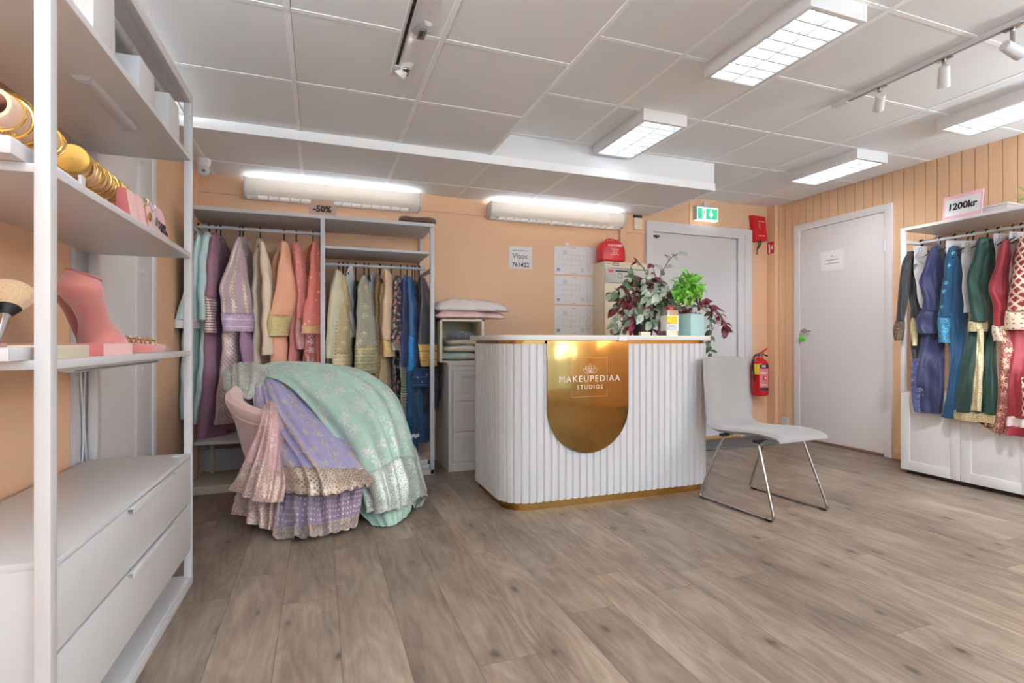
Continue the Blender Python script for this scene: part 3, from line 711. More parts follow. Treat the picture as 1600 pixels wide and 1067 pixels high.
box('case', (-.68, 1.27, TS), (-.555, 1.375, TS + .026), M['white'], o, .002); box('pull', (-.612, 1.264, TS + .008), (-.596, 1.27, TS + .02), M['greywhite'], o, .001)
o = tag(box('makeup_palette', (-.675, 1.29, TS + .0265), (-.60, 1.37, TS + .034), M['rosedark']), 'thin dark rose box lying on the flat white case', 'palette')
o = tag(box('gift_box', (-.64, 1.385, TS), (-.526, 1.56, TS + .03), M['beige'], None, .002), 'low beige box in front of the pink bust', 'box')
b0 = thing('bust_plinth', 'low pink velvet block under the pink bust', 'display block', (-.67, 1.80, TS))
box('block', (-.78, 1.668, TS), (-.532, 1.89, TS + .032), M['rosedark'], b0, .002); box('front', (-.5322, 1.669, TS + .0005), (-.5305, 1.889, TS + .0315), M['roselight'], b0, 0)  # dark block and pale front plate paint its shaded and lit sides
# necklace bust: neck stump above sloping chest
bu = thing('necklace_bust', 'pink velvet necklace bust without a head on its pink block', 'jewellery bust', (-.68, 1.80, TS + .032))
def bust():
    def lf(name, mat, cl, cr, th, keys):
        K = []
        for k in keys:
            a, b = onX(k[0], k[2], cl), onX(k[1], k[-1], cr); K.append([*a, *b])
        rs = []
        for i in range(31):
            k = crom(K, i / 30); a, b = V(k[:3]), V(k[3:]); c = (a + b) / 2; L = (b - a) / 2; n = V((L.y, -L.x, 0)).normalized()
            rs.append([c + L * math.cos(q) + n * (min(th, L.length * 1.5) * math.sin(q)) for q in (2 * PI * k / 30 for k in range(30))])
        return MB().rings(rs).build(name, mat, bu)
    lf('chest', M['rose'], -.68, -.60, .062, [(103, 157, 421, 436), (94, 157, 433, 443), (88, 158, 447, 453), (97, 162, 464, 468), (110, 168, 480), (124, 174, 502), (139, 177, 522), (150, 175, 536), (157, 171, 540.5)])
    lf('back_stand', M['rosedark'], -.74, -.68, .03, [(93, 110, 462), (107, 128, 482), (116, 142, 508), (119, 154, 528), (120, 160, 540.5)])  # deep rose puts the shade behind the chest into the colour
    lf('neck_rim', M['rosedark'], -.68, -.60, .066, [(103, 158, 419.5, 434), (100, 160, 422, 437), (98, 160, 425, 440)])
    tip = [onX(px, py, -.60) for px, py in ((155, 434), (163, 443), (176, 447), (170, 451.5), (160, 447.5), (153, 440))]
    MB().rings([[p + V((dx, 0, 0)) for p in tip] for dx in (-.05, -.012)]).build('collar_tip', M['rose'], bu, .001)
bust()
rt = thing('ring_tray', 'pink velvet ring tray at the far end of the third shelf', 'ring tray', (-.62, 2.155, TS))
mb = MB(); mb.prism([(-.70, TS), (-.555, TS), (-.555, TS + .026), (-.70, TS + .045)], lambda x, z, d: V((x + .025, d, z)), 2.075, 2.26); mb.build('tray', M['rose'], rt, .003)
for i in range(12):
    y = 2.10 + .013 * (i % 4); x = -.655 + i * .0103; z = TS + .041 - (x + .675) * .131
    t = thing('finger_ring', 'small gold ring with a stone standing in the pink ring tray', 'ring', (x, y, z - .003), 0, 'gold rings in the ring tray')
    MB().torus((x, y, z + .007), .0105, .0021, (.2 + rnd.uniform(-.2, .2), 1, rnd.uniform(-.3, .3)), 18, 6).build('band', M['gold'], t)
    if i % 3 == 2: MB().lathe([(.0005, -.003), (.007, 0), (.005, .0045), (.0005, .006)], (x + .003, y, z + .02), 8).build('stone', M['silver'], t)
    else: MB().lathe([(.0005, -.003), (.009, 0), (.006, .0045), (.0005, .005)], (x + .003, y, z + .02), 8).build('stone', paint('amber_stone', (206, 150, 90), .15, .3) if i == 0 else bpy.data.materials['amber_stone'], t)

# ------------------------------------------------------------------ back clothes rack
RK = thing('clothes_rack', 'white two-bay open clothes rack along the back wall', 'clothes rack', (.02, 4.17, 0))
RY0, RY1 = 3.92, 4.41
def rb(name, a, b, mat='greywhite', bevel=.002): return box(name, a, b, M[mat], RK, bevel)
for x in (-.80, .008, .783):
    for y in (RY0, RY1 - .03): rb('post', (x, y, 0), (x + .03, y + .03, 1.86))
rb('top_shelf', (-.80, RY0 - .004, 1.86), (.04, RY1, 1.885)); rb('top_shelf', (.041, RY0 - .004, 1.86), (.816, RY1, 1.885))
rb('upper_shelf', (.04, RY0 + .005, 1.655), (.783, RY1, 1.675))
for x in (-.795, .013, .79):
    mb = MB(); mb.box((x, RY0 + .03, 1.53 if x > 0 else 1.74), (x + .02, RY1 - .03, 1.555 if x > 0 else 1.765)); mb.build('side_rail', M['greywhite'], RK, .002)
MB().cyl((-.79, 4.17, 1.798), (.013, 4.17, 1.798), .013, n=16).build('hanging_rail', M['greywhite'], RK)
MB().cyl((.03, 4.17, 1.578), (.792, 4.17, 1.578), .013, n=16).build('hanging_rail', M['greywhite'], RK)
rb('lower_shelf', (-.77, RY0 + .02, .318), (.01, RY1, .338)); rb('base_board', (-.80, RY0, .0), (.03, RY1, .055), 'beige', .003); rb('base_board', (.032, RY0, .0), (.813, RY1, .04), 'beige', .003)
rb('rear_panel', (-.77, RY1 - .09, .06), (.01, RY1 - .07, .22), 'greywhite'); rb('divider', (-.735, RY1 - .12, .056), (-.71, RY1 - .06, .318), 'beige')
# ------------------------------------------------------------------ right clothes unit
RU = thing('wardrobe_unit', 'white clothes unit by the right wall, hanging rail above shaker doors', 'wardrobe', (4.40, 2.1, 0))
X0, X1, Y1, Y0 = 4.17, 4.625, 2.76, 1.56
def wb(name, a, b, mat='whiteunit', bevel=.002, par=None): return box(name, a, b, M[mat], par or RU, bevel)
for y in (Y1 - .03, Y0):
    for x in (X0, X1 - .03): wb('post', (x, y, .616), (x + .03, y + .03, 1.84))
wb('top_board', (X0, Y0, 1.84), (X1, Y1, 1.862))
for y in (Y1 - .025, Y0 + .005): wb('side_rail', (X0 + .03, y, 1.745), (X1 - .03, y + .02, 1.77))
MB().cyl((4.36, Y0 + .01, 1.762), (4.36, Y1 - .01, 1.762), .013, n=16).build('hanging_rail', M['white'], RU)
wb('cabinet_body', (X0 + .02, Y0, .03), (X1, Y1, .616)); wb('plinth', (X0 + .05, Y0 + .02, 0), (X1 - .02, Y1 - .02, .03), 'dark')
for i in range(3):
    a, b = Y1 - (i + 1) * .4, Y1 - i * .4 - .003
    mb = MB(); mb.box((X0 + .006, a, .032), (X0 + .02, b, .614))
    for (p, q) in (((a, .032), (a + .06, .614)), ((b - .06, .032), (b, .614)), ((a + .059, .032), (b - .059, .10)), ((a + .059, .546), (b - .059, .614))): mb.box((X0, p[0], p[1]), (X0 + .0075, q[0], q[1]))
    mb.build('cabinet_door', M['whiteunit'], RU, .0012)

# ------------------------------------------------------------------ reception counter
CT = thing('reception_counter', 'white ribbed reception counter with rounded corners and a brass plate', 'reception counter', (1.76, 3.18, 0))
CX0, CX1, CY0, CY1, CR = 1.005, 2.52, 2.862, 3.50, .17
def outline(off, r, n=14):
    """from the left rear, round the front, to the right rear; points with outward normals"""
    pts = [(V((CX0 - off, CY1, 0)), V((-1, 0, 0)))]
    for (cx, cy, a0) in ((CX0 + r, CY0 + r, PI), (CX1 - r, CY0 + r, 1.5 * PI)):
        for i in range(n + 1):
            a = a0 + (PI / 2) * i / n; d = V((math.cos(a), math.sin(a), 0)); pts.append((V((cx, cy, 0)) + d * (r + off), d))
    pts.append((V((CX1 + off, CY1, 0)), V((1, 0, 0)))); return pts
def band(z0, z1, off):
    o = [p for p, d in outline(off, CR)]
    mb = MB(); mb.rings([[p + V((0, 0, z)) for p in o] for z in (z0, z1)]); return mb
band(0.0, .052, -.03).build('plinth', M['brass2'], CT); band(.985, 1.008, -.012).build('brass_band', M['brass2'], CT)
def ribs():
    o = [p for p, d in outline(0, CR, 24)]; L = [0.]
    for a, b in zip(o, o[1:]): L.append(L[-1] + (b - a).length)
    def P(s):
        for i in range(len(L) - 1):
            if s <= L[i+1] or i == len(L) - 2:
                d = (o[i+1] - o[i]).normalized(); return o[i] + d * (s - L[i]), V((d.y, -d.x, 0))
    tot = L[-1]; n = round(tot / .047); pitch = tot / n; pts = []
    for k in range(n):
        for f, h in ((.0, -.012), (.16, -.012), (.30, 0.), (.86, 0.), (1.0 - 1e-4, -.012)):
            p, d = P((k + f) * pitch); pts.append(p + d * h)
    inner = []
    mb = MB(); m = len(pts); vs = [p + V((0, 0, .05)) for p in pts] + [p + V((0, 0, .986)) for p in pts]
    fs = [(i, i + 1, m + i + 1, m + i) for i in range(m - 1)]
    mb.add(vs, fs); mb.add([p + V((0, 0, .986)) for p in pts], [tuple(range(m))]); mb.add([p + V((0, 0, .05)) for p in pts], [tuple(range(m))])
    mb.build('ribbed_cladding', M['white'], CT, smooth=False, norm=False)
ribs()
def slab(x0, x1, name, left, right):
    r = CR + .012; pts = []
    if left: pts += [V((x0 + r, CY0 - .02 + r, 0)) + V((math.cos(a), math.sin(a), 0)) * r for a in (PI + PI/2 * i / 12 for i in range(13))]
    else: pts += [V((x0, CY0 - .02, 0))]
    if right: pts += [V((x1 - r, CY0 - .02 + r, 0)) + V((math.cos(a), math.sin(a), 0)) * r for a in (1.5 * PI + PI/2 * i / 12 for i in range(13))]
    else: pts += [V((x1, CY0 - .02, 0))]
    pts += [V((x1, CY1 + .01, 0)), V((x0, CY1 + .01, 0))]
    MB().rings([[p + V((0, 0, z)) for p in pts] for z in (1.008, 1.038)]).build(name, M['whitetop'], CT, .003)
M['whitetop'] = paint('counter_top', (224, 216, 208), .35, var=.015)
slab(.975, 1.755, 'worktop', True, False); slab(1.757, 2.545, 'worktop', False, True)
bpx0, bpx1 = 1.266, 1.822; bw = (bpx1 - bpx0) / 2; bc = (bpx0 + bpx1) / 2
poly = [(bpx0, 1.005), (bpx0, .6)] + [(bc + bw * math.cos(a), .6 + bw * math.sin(a)) for a in (PI + PI * i / 40 for i in range(1, 40))] + [(bpx1, .6), (bpx1, 1.005)]
pl = MB().prism(poly, lambda x, z, d: V((x, CY0 - .004 - d, z)), 0, .008).build('brass_plate', M['brass'], CT, .0015)
FYP = CY0 - .0128; LET = paint('silver_lettering', (226, 214, 204), .35, .3)
cxt = bc + .005
text('MAKEUPEDIAA', .054, LET, face_y((cxt, FYP, .772)), pl, space=1.22)
text('STUDIOS', .036, LET, face_y((cxt, FYP, .722)), pl, space=1.3)
lotus(pl, face_y((cxt, FYP, .812)), .085, LET)
mb = MB()
fx0, fx1, fz0, fz1 = cxt - .125, cxt + .118, .665, .905
for (a, b) in (((fx0, fz1), (fx1, fz1)), ((fx0, fz0), (fx1, fz0)), ((fx0, fz1), (fx0, .80)), ((fx1, fz1), (fx1, .80)), ((fx0, fz0), (fx0, .705)), ((fx1, fz0), (fx1, .705))):
    mb.box((min(a[0], b[0]) - .0008, FYP - .0005, min(a[1], b[1]) - .0008), (max(a[0], b[0]) + .0008, FYP + .0005, max(a[1], b[1]) + .0008))
mb.build('thin_frame', paint('etched_line', (190, 148, 100), .4, .5), pl)
o = thing('label_clip', 'small white plastic clip on the front edge of the counter top', 'clip', (1.775, 2.842, 1.0))
mb = MB(); mb.box((1.742, 2.836, 1.004), (1.80, 2.8415, 1.034)); mb.box((1.742, 2.836, 1.0385), (1.80, 2.86, 1.041)); mb.build('clip', M['paper'], o, .001)
# ------------------------------------------------------------------ cabinet behind the counter, box on it
FC = thing('drawer_cabinet', 'white three-drawer cabinet between the rack and the counter', 'drawer cabinet', (1.15, 4.17, 0))
fx, fy = .928, 3.95
box('body', (fx, fy + .018, .0), (fx + .46, 4.41, .815), M['white'], FC); box('top', (fx - .008, fy - .01, .815), (fx + .468, 4.412, .838), M['white'], FC, .004)
mb = MB(); mb.box((fx, fy, 0), (fx + .03, fy + .02, .815)); mb.box((fx + .43, fy, 0), (fx + .46, fy + .02, .815)); mb.box((fx + .03, fy, 0), (fx + .43, fy + .02, .07)); mb.box((fx + .03, fy, .775), (fx + .43, fy + .02, .815)); mb.build('face_frame', M['white'], FC, .0015)
for k in range(3):
    z0 = .073 + k * .235; z1 = z0 + .23; a, b = fx + .033, fx + .427
    mb = MB(); mb.box((a + .002, fy + .004, z0 + .002), (b - .002, fy + .02, z1 - .002))
    mb.prism([(a + .085, z0 + .06), (b - .085, z0 + .06), (b - .085, z1 - .06), (a + .085, z1 - .06)], lambda x, z, d: V((x, d, z)), fy + .0005, fy + .005)
    for (p, q) in (((a, z0), (a + .07, z1)), ((b - .07, z0), (b, z1)), ((a + .07, z0), (b - .07, z0 + .045)), ((a + .07, z1 - .045), (b - .07, z1))): mb.box((p[0], fy - .006, p[1]), (q[0], fy + .006, q[1]))
    mb.build('drawer', M['white'], FC)
BX = thing('cube_shelf', 'beige open cube shelf on the drawer cabinet holding folded clothes', 'shelf box', (1.05, 4.18, .838))
cx0, cx1, cy0, cz0, cz1 = .87, 1.225, 3.985, .838, 1.175
box('side', (cx0, cy0, cz0), (cx0 + .018, 4.36, cz1), M['beige'], BX); box('side', (cx1 - .02, cy0, cz0), (cx1, 4.36, cz1), M['beige'], BX)
box('top', (cx0, cy0, cz1 - .018), (cx1, 4.36, cz1), M['beige'], BX); box('bottom', (cx0, cy0, cz0), (cx1, 4.36, cz0 + .012), M['beige'], BX)
box('back', (cx0, 4.34, cz0), (cx1, 4.36, cz1), paint('olive_back', (196, 186, 156), .7), BX)

# ------------------------------------------------------------------ grey chair with steel sled legs
CH = thing('visitor_chair', 'grey fabric chair on steel sled legs beside the counter', 'chair', (2.555, 2.53, 0), R_(5.5))
def cl(p): return p
def shell():
    # side profile (y towards the back, z up) swept across the width
    pr = [(-.285, .432, .205), (-.27, .447, .212), (-.16, .458, .222), (0, .448, .226), (.12, .440, .222), (.19, .447, .215), (.232, .475, .208), (.25, .53, .203), (.262, .62, .20), (.275, .72, .197), (.288, .82, .19), (.294, .885, .186), (.293, .897, .180)]
    n = 60; P = [crom(pr, i / n) for i in range(n + 1)]; NW = 14
    top, bot = [], []
    for i, (y, z, w) in enumerate(P):
        y1, z1, _ = P[min(i + 1, n)]; y0, z0, _ = P[max(i - 1, 0)]; t = V((0, y1 - y0, z1 - z0)).normalized(); nrm = V((0, -t.z, t.y))
        th = .036 if 3 < i < n - 2 else .036 * (.55 + .15 * min(i, n - i))
        ra, rb_ = [], []
        for j in range(NW + 1):
            u = j / NW * 2 - 1; curve = .014 * (u * u) 
            e = (1 - abs(u) ** 8) ** .5
            p = V((w * u, y, z)) + nrm * curve
            ra.append(p + nrm * (th / 2) * e); rb_.append(p - nrm * (th / 2) * e)
        top.append(ra); bot.append(rb_)
    rs = [a + list(reversed(b[1:-1])) for a, b in zip(top, bot)]
    return MB().rings(rs).build('seat_shell', M['linen'], CH, local=True)
sh = shell()
def fillet(pts, r, n=5):
    out = [V(pts[0])]
    for a, b, c in zip(pts, pts[1:], pts[2:]):
        a, b, c = V(a), V(b), V(c); u = (a - b).normalized(); w_ = (c - b).normalized(); p, q = b + u * r, b + w_ * r
        for i in range(n + 1):
            t = i / n; out.append(p.lerp(b, t).lerp(b.lerp(q, t), t))
    return out + [V(pts[-1])]
for s_ in (-1, 1):
    x = s_ * .232; xi = s_ * .19
    pts = [(xi * .6, .10, .424), (xi, .10, .421), (x, .27, .009), (x, -.285, .009), (xi, -.145, .421), (xi * .6, -.145, .424)]
    MB().tube(fillet(pts, .035), .0078, 12).build('leg', M['chrome'], CH, local=True)
    for (y, a) in ((.235, .03), (-.25, -.03)):
        mb = MB(); mb.box((x - .009, y - .02, 0), (x + .009, y + .02, .012)); mb.build('foot_pad', M['black'], CH, .003, local=True)
    for y in (.10, -.145): box('mounting_plate', (xi - .03, y - .014, .416), (xi + .03, y + .014, .432), M['black'], CH, .002, local=True)

# ------------------------------------------------------------------ door mat
mt = MB(); mt.box((3.1, 3.92, 0), (4.33, 4.28, .012)); o = mt.build('door_mat', None or paint('grey_mat', (96, 92, 90), .95, var=.25, scale=120., bump=.6, bscale=300.), None, .003); tag(o, 'dark grey ribbed door mat in front of the exit door', 'door mat')
# ------------------------------------------------------------------ garments on the rails
GOLDT, SILV, CREAMT = (206, 172, 110), (214, 208, 204), (232, 214, 180)
C = {}
def fab(k, *a, **kw): C[k] = cloth('fabric_' + k, *a, **kw); return C[k]
fab('aqua', (204, 228, 224), [('scroll', (196, 222, 218), .09, .34)], rough=.7); fab('aquaplain', (198, 224, 221)); fab('offwhite', (226, 222, 216), [('scroll', (240, 236, 228), .03, .4)])
fab('mauve', (142, 98, 116), rough=.6); fab('mauvebead', (120, 74, 92), [('rows', (214, 190, 176), .018, .5), ('dots', (236, 214, 196), .012, .5)])
fab('plum', (128, 88, 106), [('sequins', (196, 160, 150), .012, .5)])
fab('lilac', (188, 162, 172), [('columns', CREAMT, .055, .5, .2)]); fab('lilaclace', (178, 148, 178), [('scroll', (206, 184, 202), .045, .42), ('rows', (226, 208, 216), .05, .12)])
fab('lattice', (176, 142, 168), [('lattice', (222, 196, 170), .028, .34), ('flowers', SILV, .09, .7)]); fab('purple', (168, 128, 158)); fab('dusty', (188, 168, 168), [('sequins', SILV, .014, .5)])
fab('creamf', (232, 206, 178), [('scroll', (244, 224, 200), .05, .4), ('sequins', (240, 220, 190), .01, .42)]); fab('creamplain', (236, 212, 186))
fab('peach', (238, 174, 142), rough=.6); fab('goldlace', (190, 160, 106), [('scroll', (232, 208, 150), .03, .45), ('dots', (240, 220, 170), .01, .4)])
fab('peachemb', (214, 160, 124), [('sequins', (212, 172, 104), .008, .58)])
fab('rosef', (222, 136, 128), [('dots', (244, 208, 190), .09, .12, .8)]); fab('roselace', (206, 124, 124), [('scroll', (238, 190, 184), .03, .45)])
fab('coral', (218, 120, 104), [('dots', (246, 206, 190), .085, .16, .7)]); fab('coralemb', (170, 84, 68), [('sequins', (226, 176, 120), .009, .6)]); fab('coralhem', (230, 160, 120), [('scroll', (246, 206, 150), .025, .4)])
fab('coralpanel', (186, 92, 86), [('flowers', (236, 214, 206), .06, .95), ('sequins', (240, 226, 220), .008, .5)])
fab('olive', (210, 200, 168), rough=.55); fab('beigegold', (182, 160, 120), [('flowers', (226, 204, 160), .085, .42, .6)]); fab('beigelace', (186, 160, 118), [('scroll', (224, 198, 148), .04, .4), ('rows', (222, 200, 160), .03, .2)])
fab('greycover', (224, 221, 226), rough=.5, var=.03); fab('blackcloth', (26, 22, 24), rough=.6)
fab('sage', (156, 151, 132), [('flowers', (220, 206, 164), .10, .55, .7)]); fab('sagelace', (146, 138, 108), [('flowers', (206, 180, 128), .055, .9), ('rows', (206, 184, 140), .05, .16)])
fab('brownseq', (96, 66, 40), [('sequins', (196, 152, 84), .008, .6)]); fab('blush', (206, 172, 144), [('sequins', (222, 194, 150), .009, .45)]); fab('blushgold', (206, 160, 92), [('scroll', (236, 204, 140), .03, .45)])
fab('blushpanel', (204, 168, 130), [('lattice', (226, 190, 140), .06, .16), ('scroll', (222, 188, 136), .045, .36)])
fab('floral', (20, 18, 20), [('flowers', (214, 108, 130), .062, .8, .5), ('flowers', (150, 160, 84), .05, .55, .9), ('flowers', (222, 216, 206), .045, .5, .9)]); fab('beadborder', (40, 34, 32), [('rows', (206, 190, 164), .012, .5), ('dots', (226, 210, 180), .012, .6)])
fab('navy', (16, 24, 56), [('scroll', (34, 48, 116), .04, .35)], rough=.55); fab('royal', (8, 66, 114), rough=.5); fab('royallace', (8, 72, 122), [('scroll', (44, 138, 196), .03, .4), ('rows', (30, 120, 190), .02, .3)])
fab('black', (34, 30, 34), rough=.5); fab('goldcuff', (150, 108, 52), [('dots', (236, 190, 100), .011, .85, .05), ('rows', (90, 60, 30), .07, .1)])
fab('indigo', (24, 32, 68)); fab('denim', (12, 40, 78), [('rows', (90, 130, 180), .06, .05)]); fab('tealnavy', (10, 44, 72), [('scroll', (22, 78, 126), .05, .3)])
fab('teal', (8, 68, 102), [('flowers', (120, 200, 220), .085, .42, .7)]); fab('teallace', (12, 78, 112), [('scroll', (96, 184, 214), .035, .38)]); fab('tealplain', (7, 64, 100))
fab('indigoblue', (36, 40, 80), rough=.55); fab('indigohem', (32, 35, 70), [('flowers', (170, 172, 206), .06, .7), ('scroll', (110, 116, 170), .04, .3)])
fab('green', (22, 60, 50), rough=.6, var=.16); fab('goldtrim', (170, 140, 92), [('scroll', (232, 212, 166), .022, .42), ('dots', (240, 224, 186), .014, .5)])
fab('redf', (138, 20, 36), rough=.55); fab('redlattice', (124, 18, 30), [('lattice', (236, 206, 184), .058, .28), ('flowers', (232, 196, 170), .058, .55, 0.)]); fab('redpanel', (116, 22, 32), [('flowers', (226, 190, 158), .06, .75, .6), ('scroll', (206, 164, 128), .045, .22)])
fab('redborder', (206, 178, 152), [('scroll', (240, 220, 196), .03, .42), ('dots', (190, 60, 60), .03, .35)]); fab('pinkwhite', (232, 206, 204), [('scroll', (250, 236, 230), .03, .4)])
fab('sheer', (40, 34, 34), [('scroll', (186, 154, 100), .04, .22)])

def gloft(P, name, mat, par, cl, cr, th, folds, amp, keys, seed=0, top=True, rows=None, pn_low=True):
    """cloth tube: keys give its left and right edge; cl/cr are the distances of those edges"""
    K = []
    for pl, pr, py in keys:
        l, r = cl, cr
        if P is onX and pn_low:                          # long garments hang out over the cabinet front
            z_ = P(pl, py, cl).z; s_ = min(1., max(0., (1.12 - z_) / .36)); s_ = s_ * s_ * (3 - 2 * s_); lo = 4.055 if th <= .012 else 4.095 + .02 * (cl > 4.2); l = cl + (lo - cl) * s_; r = cr + (max(lo, 4.135 if th > .012 else 4.06) - cr) * s_
        a, b = P(pl, py, l), P(pr, py, r); K.append([a.x, a.y, b.x, b.y, (a.z + b.z) / 2])
    n = rows or 9 * len(K); N = 40; grid = []
    for i in range(n + 1):
        t = i / n; ax, ay, bx_, by_, z = crom(K, t)
        a, b = V((ax, ay, 0)), V((bx_, by_, 0)); c = (a + b) / 2; L = (b - a) / 2; hl = max(L.length, .004); ld = L / hl if L.length > 1e-6 else V((1, 0, 0)); nd = V((ld.y, -ld.x, 0))
        if nd.dot(c) > 0: nd = -nd                       # thin axis faces the room
        am = amp * min(1., .15 + 1.2 * t); h = min(th, hl * .95, .028 if (P is onX and z < .8) else 1.) * (.55 + .45 * min(1, t * 5))
        row = []
        for j in range(N):
            q = 2 * PI * j / N; cs, sn = math.cos(q), math.sin(q)
            w = math.sin(folds * q + seed + .8 * math.sin(z * 5 + seed)) + .5 * math.sin((folds * 1.7) * cs * 2 + seed * 2 + z * 7)
            fz = am * w * (1 - abs(cs) ** 3)
            u = math.copysign(abs(cs) ** .85, cs)
            row.append(c + V((0, 0, z)) + ld * (hl * u) + nd * (h * sn + fz + .004 * math.sin(z * 31 + seed + 3 * u)))
        grid.append(row)
    return surf(name, grid, mat, par, closed=True, cap_top=top, cap_bot=True)
HG_B, HG_R = 'garments on the back clothes rack', 'garments on the right clothes unit'
def hanger(P, plane, rail, px, pytop, cl, cr, label, grp):
    """black hanger: hook over the rail, sloping arms along the garment"""
    top = P(px, pytop, plane)                          # neck of the garment
    a = P(px, pytop, plane); rz = rail.z + .013; t = thing('clothes_hanger', label, 'clothes hanger', (a.x, a.y, a.z), 0, grp)
    ax = V((0, 1, 0)) if P is onY else V((1, 0, 0))
    hk = V((a.x, rail.y, 0)) if P is onY else V((rail.x, a.y, 0)); r = .017
    pts = [V((hk.x, hk.y, a.z - .005)), V((hk.x, hk.y, rail.z - .035))]
    cz = rail.z + .002; c = hk + V((0, 0, cz))
    for i in range(12):
        q = -1.2 + i * .38; pts.append(c + ax * (r * math.cos(q)) + V((0, 0, r * math.sin(q))))
    MB().tube(pts, .005, 8).build('hook', M['black'], t)
    arm = [hk + ax * s + V((0, 0, a.z - .012 - abs(s) * .38)) for s in (-.17, -.12, -.06, 0, .06, .12, .17)]
    MB().tube(arm, [.004, .005, .006, .007, .006, .005, .004], 8).build('arms', M['black'], t)
    return t
def garment(P, name, label, cat, grp, parts, seed):
    pl, pr, py = parts[0][6 if False else -1][0]; c = parts[0][2]
    base = P((pl + pr) / 2, py, c); zb = min(P(k[0], k[2], p[2]).z for p in parts for k in p[-1])
    t = thing(name, label, cat, (base.x, base.y, zb), 0, grp); made = {}
    for i, (pn, mat, cl, cr, th, folds, amp, keys) in enumerate(parts):
        par = t
        if '>' in pn: a, pn = pn.split('>'); par = made[a]
        made[pn] = gloft(P, pn, C[mat], par, cl, cr, th, folds, amp, keys, seed * 1.3 + i * .7)
    return t
LB = V((0, 4.17, 1.798)); RBY = V((0, 4.17, 1.578)); RR = V((4.36, 0, 1.762))
B, S = (4.06, 4.28), (3.96, 4.06)
def bd(mat, keys, th=.03, folds=4, amp=.010, name='body', b=B): return (name, mat, b[0], b[1], th, folds, amp, keys)
def sl(mat, keys, th=.026, folds=2, amp=.005, name='sleeve', s=S): return (name, mat, s[0], s[1], th, folds, amp, keys)
